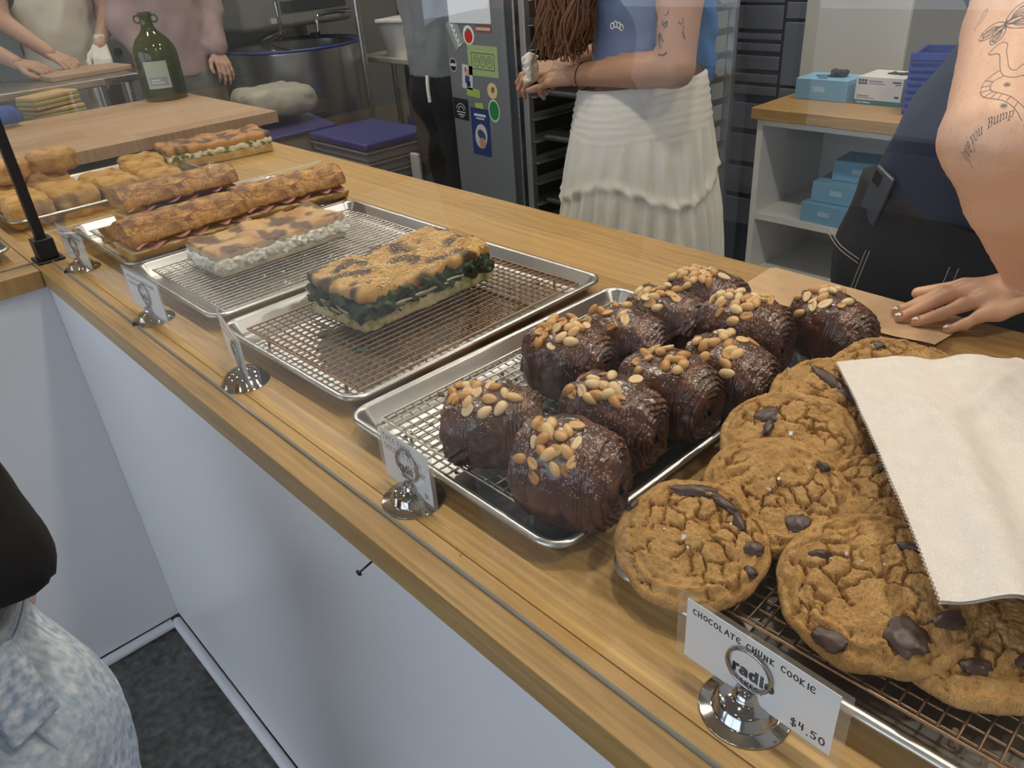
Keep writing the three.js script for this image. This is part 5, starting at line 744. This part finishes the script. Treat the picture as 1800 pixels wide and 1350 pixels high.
// sticker covered proofing cabinet
{
  const t = thing('proofing_cabinet', 'tall grey metal cabinet with its narrow face covered in stickers', 'cabinet', [-1.30, 0, -1.95]);
  part('body', rb(-0.165, 0.165, 0.06, 2.0, -0.33, 0.33, 0.008), greyPaint, t);
  part('door_edge', rb(0.166, 0.205, 0.08, 1.98, -0.31, 0.325, 0.006), mat({ color: L(0.06, 0.065, 0.075), roughness: 0.4, metalness: 0.4 }), t, 'dark door edge'); part('edge_strip', rb(0.206, 0.216, 0.08, 1.98, 0.3, 0.33, 0.002), M.steel, t);
  for (const [x, z] of [[-0.13, -0.28], [0.13, -0.28], [-0.13, 0.28], [0.13, 0.28]]) part('foot', rod([x, 0, z], [x, 0.065, z], 0.025, 10), M.black, t);
  const st = (name, x, y, w, h, turn, m, label) => { const s = single(name, new THREE.PlaneGeometry(w, h), m, label, 'sticker', [x, y, -1.6185], 0, 'stickers on the grey cabinet'); s.rotation.z = turn; return s; };
  const disc = (x, y, w, h, label, draw) => { const s = single('round_sticker', new THREE.CircleGeometry(0.5, 32), canvasMat(128, 128, draw), label, 'sticker', [x, y, -1.6185], 0, 'stickers on the grey cabinet'); s.scale.set(w, h, 1); };
  single('paper_sheet', bx(-0.115, 0.115, -0.16, 0.16, 0, 0.004), plastic(0.72, 0.74, 0.76, 0.6), 'white paper sheet hung at the top of the sticker covered cabinet', 'paper', [-1.315, 1.28, -1.6195]);
  disc(-1.33, 1.08, 0.062, 0.066, 'round sticker with a red tomato', (c) => { c.fillStyle = '#dfe6dc'; c.fillRect(0, 0, 128, 128); c.fillStyle = '#b8261f'; c.beginPath(); c.arc(64, 70, 46, 0, 7); c.fill(); c.fillStyle = '#2c7a34'; c.beginPath(); c.moveTo(64, 40); for (let k = 0; k < 10; k++) c.lineTo(64 + Math.cos(k * 0.63) * (k % 2 ? 10 : 34), 26 + Math.sin(k * 0.63) * (k % 2 ? 5 : 14)); c.fill(); });
  st('sticker', -1.247, 1.103, 0.085, 0.024, -0.01, canvasMat(256, 72, (c) => { c.fillStyle = '#8d4a3a'; c.fillRect(0, 0, 256, 72); c.fillStyle = '#d8cfc4'; for (let k = 0; k < 8; k++) c.fillRect(14 + k * 29, 22, 20, 30); }), 'small reddish strip sticker with pale lettering');
  st('sticker', -1.262, 0.995, 0.165, 0.105, -0.015, canvasMat(320, 200, (c) => { c.fillStyle = '#9cb27a'; c.fillRect(0, 0, 320, 200); c.strokeStyle = '#39452f'; c.lineWidth = 5; c.strokeRect(40, 50, 240, 105); c.lineWidth = 4; for (const x of [90, 160, 230]) { c.beginPath(); c.ellipse(x, 102, 30, 36, 0, 0, 7); c.stroke(); c.beginPath(); c.arc(x, 96, 13, 0, 7); c.stroke(); } c.font = 'bold 18px serif'; c.fillStyle = '#39452f'; }), 'green sticker looking like a banknote');
  disc(-1.435, 0.974, 0.042, 0.05, 'small round black and white sticker', (c) => { c.fillStyle = '#d5d8da'; c.fillRect(0, 0, 128, 128); c.fillStyle = '#17181a'; c.beginPath(); c.arc(64, 64, 56, 0, 7); c.fill(); c.fillStyle = '#cfd3d6'; c.fillRect(14, 50, 100, 26); });
  st('sticker', -1.357, 0.935, 0.06, 0.085, -0.12, canvasMat(120, 170, (c) => { c.fillStyle = '#c6c9d2'; c.fillRect(0, 0, 120, 170); c.fillStyle = '#c99a84'; c.beginPath(); c.arc(58, 50, 26, 0, 7); c.fill(); c.fillStyle = '#35466b'; c.fillRect(34, 76, 50, 54); c.fillStyle = '#1d1d22'; c.fillRect(52, 112, 42, 40); c.fillStyle = '#b1362f'; c.fillRect(30, 18, 16, 30); }), 'pale sticker with a small painted figure');
  disc(-1.222, 0.896, 0.055, 0.056, 'round cream sticker with a brown smudge', (c) => { c.fillStyle = '#d8bf8f'; c.fillRect(0, 0, 128, 128); c.fillStyle = '#6e6046'; c.beginPath(); c.ellipse(72, 56, 20, 26, 0.5, 0, 7); c.fill(); });
  st('sticker', -1.33, 0.882, 0.075, 0.03, -0.08, plastic(0.36, 0.46, 0.1), 'lime green strip sticker'); st('sticker', -1.303, 0.836, 0.045, 0.022, 0.05, plastic(0.4, 0.52, 0.1), 'small lime green tab sticker');
  st('sticker', -1.412, 0.816, 0.088, 0.078, -0.04, canvasMat(180, 160, (c) => { c.fillStyle = '#15171b'; c.fillRect(0, 0, 180, 160); c.strokeStyle = c.fillStyle = '#cdd0d2'; c.lineWidth = 6; c.beginPath(); c.arc(90, 96, 56, 3.4, 6.0); c.stroke(); c.beginPath(); c.arc(90, 96, 34, 3.3, 6.1); c.stroke(); c.fillRect(36, 100, 108, 8); c.fillRect(50, 120, 80, 8); c.fillRect(66, 138, 48, 6); }), 'black sticker with white arched lettering');
  disc(-1.22, 0.826, 0.064, 0.082, 'green oval sticker with pale edge', (c) => { c.fillStyle = '#b9cbb6'; c.fillRect(0, 0, 128, 128); c.fillStyle = '#1f7a3c'; c.beginPath(); c.arc(64, 64, 52, 0, 7); c.fill(); });
  st('sticker', -1.305, 0.74, 0.105, 0.175, -0.02, canvasMat(200, 340, (c) => { c.fillStyle = '#24386d'; c.fillRect(0, 0, 200, 340); c.fillStyle = '#c2bcb8'; c.beginPath(); c.ellipse(100, 200, 66, 90, 0.2, 0, 7); c.fill(); c.fillStyle = '#39456e'; c.beginPath(); c.ellipse(106, 190, 46, 34, 0.6, 0, 7); c.fill(); c.fillStyle = '#b98f6a'; c.beginPath(); c.ellipse(110, 250, 36, 40, 0, 0, 7); c.fill(); c.fillStyle = '#cfd3dc'; c.fillRect(36, 40, 128, 18); c.fillRect(56, 68, 88, 10); }), 'tall blue sticker with a pale round picture');
  st('sticker', -1.405, 1.085, 0.062, 0.1, 0.5, canvasMat(120, 200, (c) => { c.fillStyle = '#8f9a93'; c.fillRect(0, 0, 120, 200); c.strokeStyle = '#e6ebe4'; c.lineWidth = 9; for (let k = 0; k < 5; k++) { c.beginPath(); c.arc(60, 25 + k * 38, 16, 0.4, 5.4); c.stroke(); } }), 'curled pale lettering sticker left of the tomato');
}
// sheet pan rack
{
  const X0 = -1.045, X1 = -0.60, Z0 = -1.63, Z1 = -2.2, t = thing('pan_rack', 'tall aluminium bakery rack with many side rails behind the woman', 'rack', [(X0 + X1) / 2, 0, (Z0 + Z1) / 2]); const ox = (X0 + X1) / 2, oz = (Z0 + Z1) / 2;
  const ra = mat({ color: L(0.42, 0.42, 0.41), metalness: 0.85, roughness: 0.4 });
  for (const x of [X0, X1]) for (const z of [Z0, Z1]) part('upright', rb(x - ox - 0.014, x - ox + 0.014, 0.1, 1.85, z - oz - 0.014, z - oz + 0.014, 0.003), ra, t);
  const railG = new Map(); let k = 0;
  for (let y = 0.22; y < 1.8; y += 0.0765) for (const s of [-1, 1]) { const g = railG.get(s) ?? join([bx(-0.0015, 0.0015, -0.022, 0.0, -0.285, 0.285), bx(s < 0 ? -0.0015 : -0.035, s < 0 ? 0.035 : 0.0015, -0.022, -0.019, -0.285, 0.285)]); railG.set(s, g); const m = part('rail', g, ra, t); m.position.set(s < 0 ? X0 - ox + 0.004 : X1 - ox - 0.004, y, 0); }
  for (const z of [Z0, Z1]) for (const y of [0.115, 1.84]) part('crossbar', rb(X0 - ox, X1 - ox, y - 0.012, y + 0.012, z - oz - 0.01, z - oz + 0.01, 0.003), ra, t);
  for (const x of [X0, X1]) for (const z of [Z0, Z1]) part('caster', rod([x - ox - 0.015, 0.05, z - oz], [x - ox + 0.015, 0.05, z - oz], 0.05, 16), M.black, t);
  const pw = mat({ color: L(0.1, 0.1, 0.1), metalness: 0.8, roughness: 0.5 }), words = ['lowest', 'second lowest', 'middle', 'second highest', 'highest'];
  [0.5, 0.73, 0.88, 1.11, 1.34].forEach((y, i) => { const yy = 0.22 + Math.round((y - 0.22) / 0.0765) * 0.0765 - 0.018; single('rack_pan', rb(-0.19, 0.19, 0, 0.022, -0.26, 0.26, 0.01), pw, 'dark sheet pan sitting ' + words[i] + ' in the bakery rack', 'tray', [ox, yy, oz], 0, 'dark pans in the bakery rack'); });
}
// white shelf unit with oak top
{
  const wm = mat({ color: L(0.76, 0.77, 0.77), roughness: 0.45 }), t = thing('shelf_unit', 'white open shelf unit with thick oak top behind the counter', 'shelf', [0.36, 0, -1.87]), x0 = -0.53, x1 = 0.62;
  part('oak_top', rb(x0 - 0.012, x1, 0.893, 0.925, -0.2, 0.21, 0.003), M.wood[4], t, 'thick oak top');
  part('side_panel', bx(x0, x0 + 0.018, 0, 0.893, -0.19, 0.19), wm, t); part('side_panel', bx(x1 - 0.03, x1 - 0.012, 0, 0.893, -0.19, 0.19), wm, t); part('side_panel', bx(0.05, 0.068, 0.05, 0.875, -0.19, 0.185), wm, t);
  part('back_panel', bx(x0 + 0.018, x1 - 0.03, 0, 0.893, -0.192, -0.182), wm, t);
  for (const y of [0.05, 0.42, 0.605, 0.875]) part('shelf', bx(x0 + 0.018, x1 - 0.03, y, y + 0.018, -0.182, 0.188), wm, t);
  const blue = plastic(0.2, 0.42, 0.62, 0.6), gb = (x, y, z, yaw, label) => { const b = thing('glove_box', label, 'box', [x, y, z], yaw, 'blue glove boxes'); part('carton', rb(-0.075, 0.075, 0, 0.056, -0.055, 0.055, 0.002), blue, b); part('label_print', new THREE.PlaneGeometry(0.034, 0.014).translate(-0.005, 0.03, 0.0556), plastic(0.4, 0.6, 0.75), b.children[0]); return b; };
  const g0 = gb(-0.068, 0.925, -1.875, 0.02, 'open pale blue glove box on the oak top with black glove poking out');
  part('opening', new THREE.CircleGeometry(1, 24).scale(0.045, 0.018, 1).rotateX(-Math.PI / 2).translate(0, 0.0565, 0), plastic(0.02, 0.02, 0.02, 0.8), g0.children[0]);
  part('lid_flap', grid(2, 2, (u, v) => [mix(-0.014, 0.014, u), 0.056 + v * 0.012, 0.05]), blue, g0);
  const glove = (p, sx) => part('glove_tip', field((x, y, z) => boxF(x, y, z, 0.03 * sx, 0.012, 0.014, 0.008) - fbm(x * 70, y * 70, z * 70, 3) * 0.014, [-0.05, -0.03, -0.035], [0.05, 0.035, 0.035], 0.004).translate(0.02, 0.062, -0.005), plastic(0.015, 0.015, 0.017, 0.5), p, 'black glove tip'); glove(g0, 0.8);
  const wb = thing('glove_box', 'white and teal glove box on the oak top', 'box', [0.092, 0.925, -1.885], 0.0); part('carton', rb(-0.062, 0.062, 0, 0.07, -0.06, 0.06, 0.002), plastic(0.62, 0.63, 0.63, 0.55), wb);
  part('front_print', new THREE.PlaneGeometry(0.124, 0.07).translate(0, 0.035, 0.0606), canvasMat(512, 288, (c) => { c.fillStyle = '#cfd2d2'; c.fillRect(0, 0, 512, 288); c.fillStyle = '#2f6f6b'; c.fillRect(0, 238, 512, 50); c.fillStyle = '#3b4272'; for (let k = 0; k < 6; k++) c.fillRect(24 + (k % 3) * 34, 24 + Math.floor(k / 3) * 30, 28, 24); c.fillStyle = '#6a6d74'; c.fillRect(140, 36, 150, 12); c.fillRect(140, 62, 180, 8); c.fillRect(24, 190, 130, 12); c.fillRect(24, 212, 200, 8); c.fillStyle = '#2c3560'; c.fillRect(400, 34, 90, 16); c.fillRect(430, 60, 60, 10); c.fillRect(440, 180, 46, 24); c.fillStyle = '#dfe8e6'; c.font = 'bold 26px sans-serif'; c.fillText('Latex Gloves', 24, 272); }), wb.children[0]); glove(wb, 1);
  const pl = 0.623;
  gb(0.06, pl, -1.745, -0.04, 'pale blue box at the bottom front of the stack on the middle shelf'); gb(0.075, pl + 0.0565, -1.765, 0.02, 'pale blue box in the middle of the shelf stack'); gb(0.11, pl + 0.113, -1.80, 0.06, 'pale blue box on top of the shelf stack'); gb(0.225, pl, -1.75, 0.0, 'pale blue box standing right of the shelf stack');
  // blue basket on top
  const cr = thing('blue_basket', 'royal blue slatted plastic basket on the oak top', 'basket', [0.27, 0.925, -1.86], 0.2), bm = plastic(0.025, 0.045, 0.3, 0.4);
  for (let y = 0; y < 8; y++) part('slat', rb(-0.1, 0.1, 0.008 + y * 0.016, 0.017 + y * 0.016, 0.088, 0.094, 0.002), bm, cr);
  part('basket_shell', [bx(-0.1, 0.1, 0, 0.006, -0.09, 0.09), bx(-0.1, -0.094, 0, 0.14, -0.09, 0.09), bx(0.094, 0.1, 0, 0.14, -0.09, 0.09), bx(-0.1, 0.1, 0, 0.14, -0.09, -0.084), bx(-0.1, 0.1, 0.13, 0.145, 0.085, 0.098)], bm, cr);
  // big pale board behind
  single('pale_board', rb(-0.155, 0.155, 0, 0.62, -0.01, 0.01, 0.006), mat({ color: L(0.5, 0.5, 0.45), roughness: 0.6 }), 'large pale off white board standing behind the glove boxes', 'board', [-0.105, 0.925, -2.06]);
}
// dark drawer cabinet at the back
{
  const t = thing('drawer_tower', 'dark blue grey tower of document drawers behind the shelf unit', 'drawers', [-0.43, 0, -2.42]); const dm = plastic(0.03, 0.036, 0.055, 0.5), fm = plastic(0.11, 0.125, 0.155, 0.5);
  part('carcass', rb(-0.24, 0.2, 0, 1.5, -0.15, 0.15, 0.004), dm, t);
  const dr = (x0, x1, y0, y1) => part('drawer', rb(x0, x1, y0, y1, 0.145, 0.16, 0.003), fm, t);
  for (const [y0, y1] of [[0.35, 0.45], [0.47, 0.57], [0.59, 0.69], [0.71, 0.8], [0.83, 0.86], [0.872, 0.9], [0.915, 0.96], [0.975, 1.0], [1.012, 1.032], [1.045, 1.12], [1.128, 1.165], [1.18, 1.25], [1.26, 1.36]]) dr(-0.225, -0.02, y0, y1);
  for (const [y0, y1] of [[0.35, 0.6], [0.62, 0.86], [0.87, 1.07], [1.08, 1.13], [1.14, 1.18], [1.19, 1.36]]) dr(-0.01, 0.19, y0, y1);
  const bg = thing('blue_coat', 'bright blue patterned cloth hanging on the rack behind the woman', 'cloth', [-0.33, 0, -1.64]);
  part('fabric', field((x, y, z) => Math.hypot(x / 0.032, (y - 1.16) / 0.3, z / 0.03) * 0.032 - 0.032 - fbm(x * 30, y * 18, z * 30, 3) * 0.02, [-0.08, 0.74, -0.08], [0.08, 1.48, 0.08], 0.008), (() => { const m = mat({ color: L(0.015, 0.13, 0.38), roughness: 0.8 }); return m; })(), bg);
}
// wooden prep table, jug
{
  const t = thing('wooden_table', 'long pale butcher block table in the kitchen carrying the green jug', 'table', [-2.06, 0, 0.02]); const r = rng(6);
  const cols = [-0.4, -0.3, -0.2, -0.1, 0, 0.1, 0.2, 0.3, 0.4];
  for (let k = 0; k < 8; k++) { let z = -1.0, len = 0.4 + r() * 0.6; while (z < 1.3) { const z1 = Math.min(1.3, z + len); len = 0.6 + r() * 0.7; const g = rb(cols[k] + 0.0003, cols[k + 1] - 0.0003, 0.862, 0.9, z, z1, 0.001, 1); rot90UV(g); const uv = g.attributes.uv, a = r() * 4, b = r() * 4; for (let i = 0; i < uv.count; i++) uv.setXY(i, uv.getX(i) + a, uv.getY(i) + b); part('board', g, M.paleWood[Math.floor(r() * 3)], t); z = z1; } }
  part('apron', [bx(-0.36, 0.36, 0.8, 0.861, -0.95, -0.93), bx(0.34, 0.36, 0.8, 0.861, -0.93, 1.25), bx(-0.36, -0.34, 0.8, 0.861, -0.93, 1.25)], M.steelDark, t);
  for (const x of [-0.34, 0.34]) for (const z of [-0.92, 1.2]) part('leg', rod([x, 0, z], [x, 0.86, z], 0.022, 12), M.steel, t);
  const j = thing('glass_jug', 'big dark green glass jug with two neck rings and pale label', 'jug', [-2.39, 0.9, -0.875]);
  const gm = phys({ color: L(0.26, 0.32, 0.1), roughness: 0.04, transmission: 0.85, thickness: 0, ior: 1.5 });
  part('oil', lathe([[0, 0.004], [0.078, 0.004], [0.081, 0.02], [0.081, 0.125], [0, 0.125]], 40), mat({ color: L(0.02, 0.022, 0.008), roughness: 0.3 }), j, 'dark oil inside');
  part('glass_body', lathe([[0, 0.0], [0.075, 0], [0.083, 0.006], [0.085, 0.02], [0.085, 0.165], [0.08, 0.195], [0.062, 0.225], [0.036, 0.25], [0.025, 0.265], [0.022, 0.285], [0.0225, 0.305], [0.026, 0.308], [0.026, 0.318], [0.021, 0.32]], 40), gm, j);
  for (const s of [-1, 1]) part('neck_ring', new THREE.TorusGeometry(0.013, 0.0035, 8, 20).translate(0, 0, 0).rotateY(0.85).translate(Math.cos(0.85) * 0.033 * s, 0.296, -Math.sin(0.85) * 0.033 * s), gm, j);
  part('label', new THREE.CylinderGeometry(0.0857, 0.0857, 0.1, 20, 1, true, 0.55, 1.05).translate(0, 0.1, 0), canvasMat(128, 128, (c) => { c.fillStyle = '#a9b3a2'; c.fillRect(0, 0, 128, 128); c.fillStyle = '#8a94a6'; c.fillRect(14, 74, 100, 40); c.fillStyle = '#c9cfc6'; c.fillRect(24, 84, 50, 8); c.fillRect(24, 98, 70, 6); }), j, 'pale green paper label');
}
// steel prep table with board and sandwiches
{
  const t = thing('steel_prep_table', 'stainless prep table where the apron cook works', 'table', [-2.85, 0, -0.35]); part('top', rb(-0.22, 0.22, 0.955, 0.985, -0.52, 1.2, 0.004), M.steel, t); part('under_shelf', rb(-0.2, 0.375, 0.8, 0.82, -0.5, 1.18, 0.003), M.steel, t); for (const x of [-0.19, 0.19]) for (const z of [-0.48, 1.15]) part('leg', rod([x, 0, z], [x, 0.955, z], 0.018, 10), M.steel, t);
  single('cutting_board', rb(-0.12, 0.12, 0, 0.022, -0.17, 0.17, 0.005), M.paleWood[0], 'pale wooden cutting board under the gloved hand', 'cutting board', [-2.88, 0.985, -0.72], 0.1);
  const sw = [[0.0, 0], [0.05, 1], [0.1, 2]];
  [['bottom', 0], ['second', 0.052], ['top', 0.104]].forEach(([w, dy], i) => { const s = thing('sandwich_half', 'cut sandwich ' + w + ' in the stack on the low shelf at the far left', 'sandwich', [-2.55, 0.82 + dy, -0.5 + i * 0.01], 0.2 * i, 'stacked sandwiches at the far left'); part('bread', rb(-0.055, 0.055, 0.001, 0.016, -0.1, 0.1, 0.006), breadTan(), s); part('filling', rb(-0.057, 0.057, 0.0155, 0.032, -0.1, 0.102, 0.006), plastic(0.4, 0.36, 0.14, 0.6), s); part('bread', rb(-0.055, 0.055, 0.0315, 0.05, -0.1, 0.1, 0.008), breadTan(), s); });
  function breadTan() { return breadTan.m ??= mat({ color: L(0.55, 0.4, 0.2), roughness: 0.8 }); }
  single('dark_pan', rb(-0.065, 0.065, 0, 0.02, -0.13, 0.13, 0.008), plastic(0.03, 0.03, 0.032, 0.3), 'black pan on the low shelf right of the stacked sandwiches', 'tray', [-2.55, 0.82, -0.73]);
  single('blue_towel', field((x, y, z) => boxF(x, y - 0.03, z, 0.05, 0.03, 0.08, 0.025) - fbm(x * 25, y * 25, z * 25, 3) * 0.02, [-0.08, -0.015, -0.12], [0.08, 0.09, 0.12], 0.006), plastic(0.06, 0.12, 0.4, 0.9), 'blue folded towel at the far left of the wooden table', 'towel', [-2.39, 0.908, -0.25]);
  single('white_towel', field((x, y, z) => boxF(x, y - 0.025, z, 0.06, 0.025, 0.09, 0.022) - fbm(x * 25, y * 25, z * 25 + 9, 3) * 0.02, [-0.09, -0.015, -0.13], [0.09, 0.08, 0.13], 0.006), plastic(0.65, 0.68, 0.72, 0.9), 'white crumpled towel beside the blue one', 'towel', [-2.36, 0.908, -0.03]);
}
// spiral dough mixer
{
  const t = thing('dough_mixer', 'large dough mixer with steel bowl and grey head', 'mixer', [-3.25, 0, -1.95]);
  part('bowl', lathe([[0, 0.42], [0.3, 0.42], [0.345, 0.46], [0.36, 0.55], [0.365, 0.92], [0.372, 0.935], [0.36, 0.935], [0.352, 0.92], [0.345, 0.56], [0.29, 0.44], [0, 0.44]], 64), M.steel, t, 'stainless bowl'); part('bowl_rim', new THREE.TorusGeometry(0.37, 0.008, 8, 64).rotateX(Math.PI / 2).translate(0, 0.937, 0), plastic(0.03, 0.05, 0.22), t, 'blue bowl rim');
  part('base', rb(-0.7, 0.34, 0.0, 0.4, -0.36, 0.36, 0.03), greyPaint, t); part('column', rb(-0.75, -0.4, 0.4, 1.5, -0.34, 0.34, 0.04), greyPaint, t);
  const head = part('head', rb(-0.75, 0.12, 1.03, 1.5, -0.34, 0.34, 0.03), mat({ color: L(0.26, 0.27, 0.265), roughness: 0.4, metalness: 0.2 }), t, 'grey painted head');
  part('label_plate', rb(0.118, 0.124, 1.06, 1.085, 0.11, 0.17, 0.001), plastic(0.55, 0.56, 0.55), head); part('trim_band', rb(0.116, 0.126, 1.105, 1.16, -0.3, 0.1, 0.003), plastic(0.05, 0.055, 0.065), head, 'dark band');
  for (const pts of [[[0.2, 1.22, 0.19], [0.24, 1.18, 0.19], [0.24, 1.02, 0.19], [0.2, 0.985, 0.19]], [[0.13, 1.08, -0.26], [0.22, 1.085, -0.26], [0.22, 1.075, -0.05], [0.24, 1.0, -0.03], [0.16, 0.985, -0.03]]]) part('handle', tube(pts, 0.011, 24, 8), M.chrome, t, 'chrome handle');
  part('spiral_hook', tube([...Array(20)].map((_, i) => [Math.cos(i * 0.6) * 0.12 - 0.1, 1.03 - i * 0.025, Math.sin(i * 0.6) * 0.12]), 0.02, 60, 8), M.steel, t);
  const c = thing('steel_cabinet', 'plain grey steel cabinet behind the dough mixer', 'cabinet', [-4.52, 0, -1.4]); part('body', rb(-0.4, 0.4, 0, 2.3, -1.9, 0.6, 0.01), mat({ color: L(0.3, 0.31, 0.3), roughness: 0.45, metalness: 0.4 }), c); part('seam', bx(0.4, 0.404, 1.12, 1.13, -1.9, 0.6), M.black, c); part('dark_control_panel', rb(0.4, 0.41, 0.86, 1.02, -0.2, 0.45, 0.004), plastic(0.1, 0.11, 0.12), c); for (const z of [0.28, 0.12]) part('knob', rod([0.41, 0.95, z], [0.44, 0.95, z], 0.02, 16), M.black, c);
}
// steel work table, white bin
{
  const t = thing('steel_work_table', 'steel work table behind the grey tee worker', 'table', [-2.85, 0, -2.55]); part('top', rb(-0.4, 0.4, 0.795, 0.825, -0.35, 0.2, 0.006), mat({ color: L(0.55, 0.53, 0.46), roughness: 0.4, metalness: 0.5 }), t); for (const x of [-0.1, 0.36]) for (const z of [-0.3, 0.15]) part('leg', rod([x, 0, z], [x, 0.8, z], 0.02, 10), M.steel, t); part('lower_shelf', rb(-0.38, 0.38, 0.2, 0.22, -0.33, 0.18, 0.004), M.steel, t);
  const b = thing('white_bin', 'white plastic food bin with lid on the steel work table', 'bin', [-2.9, 0.825, -2.5], 0.3); part('tub', (() => { const g = new THREE.CylinderGeometry(0.17, 0.14, 0.18, 4, 1).rotateY(Math.PI / 4); return g.translate(0, 0.09, 0); })(), plastic(0.62, 0.62, 0.6), b); part('lid', rb(-0.135, 0.135, 0.18, 0.2, -0.135, 0.135, 0.006), plastic(0.7, 0.7, 0.68), b);
  // dough tubs in front
  const grey = plastic(0.17, 0.19, 0.23, 0.5), blue = plastic(0.02, 0.035, 0.2, 0.45);
  for (let k = 0; k < 9; k++) { const s = thing('dough_tray', ['lowest', 'second', 'third', 'fourth', 'fifth', 'sixth', 'seventh', 'eighth', 'topmost'][k] + ' grey dough tray of the low stack, counted from below', 'tray', [-2.25, 0.12 + k * 0.052, -1.72], 0, 'stacked grey dough trays'); part('tray_body', rb(-0.24, 0.24, 0, 0.042, -0.18, 0.18, 0.01), grey, s); part('rim', rb(-0.25, 0.25, 0.04, 0.05, -0.19, 0.19, 0.004), grey, s); }
  single('dough_tray_dolly', [bx(-0.24, 0.24, 0.09, 0.118, -0.18, 0.18), ...[[-0.2, -0.14], [0.2, -0.14], [-0.2, 0.14], [0.2, 0.14]].map(([x, z]) => rod([x - 0.015, 0.045, z], [x + 0.015, 0.045, z], 0.045, 14))], M.black, 'low black dolly under the grey dough trays', 'dolly', [-2.25, 0, -1.72]);
  const w = single('warning_sticker', new THREE.CircleGeometry(0.03, 3), plastic(0.55, 0.5, 0.05), 'yellow triangular warning sticker on the grey trays', 'sticker', [-2.008, 0.36, -1.66]); w.rotation.y = Math.PI / 2;
  single('tub_cover', rb(-0.25, 0.25, 0, 0.035, -0.19, 0.19, 0.012), blue, 'royal blue cover lying on the grey dough tray stack', 'cover', [-2.25, 0.589, -1.72]);
  const tub = thing('flour_tub', 'grey tub with an open blue lid next to the dough trays', 'tub', [-2.71, 0, -1.47], 0.0); part('tub_body', rb(-0.2, 0.2, 0.0, 0.62, -0.22, 0.22, 0.03), grey, tub); part('open_lid', rb(-0.2, 0.2, 0.0, 0.02, -0.22, 0.22, 0.008).rotateZ(-0.12).translate(0.02, 0.64, 0), blue, tub, 'blue lid'); 
  single('flour_sack', field((x, y, z) => boxF(x, y - 0.06, z, 0.16, 0.06, 0.17, 0.05) - fbm(x * 10, y * 10, z * 10, 3) * 0.03, [-0.23, -0.04, -0.24], [0.23, 0.19, 0.24], 0.01), plastic(0.36, 0.35, 0.31, 0.9), 'pale flour sack lying on the tub with the blue lid', 'sack', [-2.72, 0.70, -1.5]);
  single('blue_crate', [bx(-0.2, 0.2, 0, 0.01, -0.15, 0.15), bx(-0.2, 0.2, 0, 0.3, -0.15, -0.14), bx(-0.2, 0.2, 0, 0.3, 0.14, 0.15), bx(-0.2, -0.19, 0, 0.3, -0.14, 0.14), bx(0.19, 0.2, 0, 0.3, -0.14, 0.14)], blue, 'deep blue crate standing under the steel work table', 'crate', [-2.62, 0.22, -2.5]);
  single('kitchen_pole', rod([0, 0, 0], [0, 3.0, 0], 0.016, 12), M.steel, 'thin steel pole between mixer and white bin', 'pole', [-2.82, 0, -2.12]);
}
renderer.render(scene, camera);
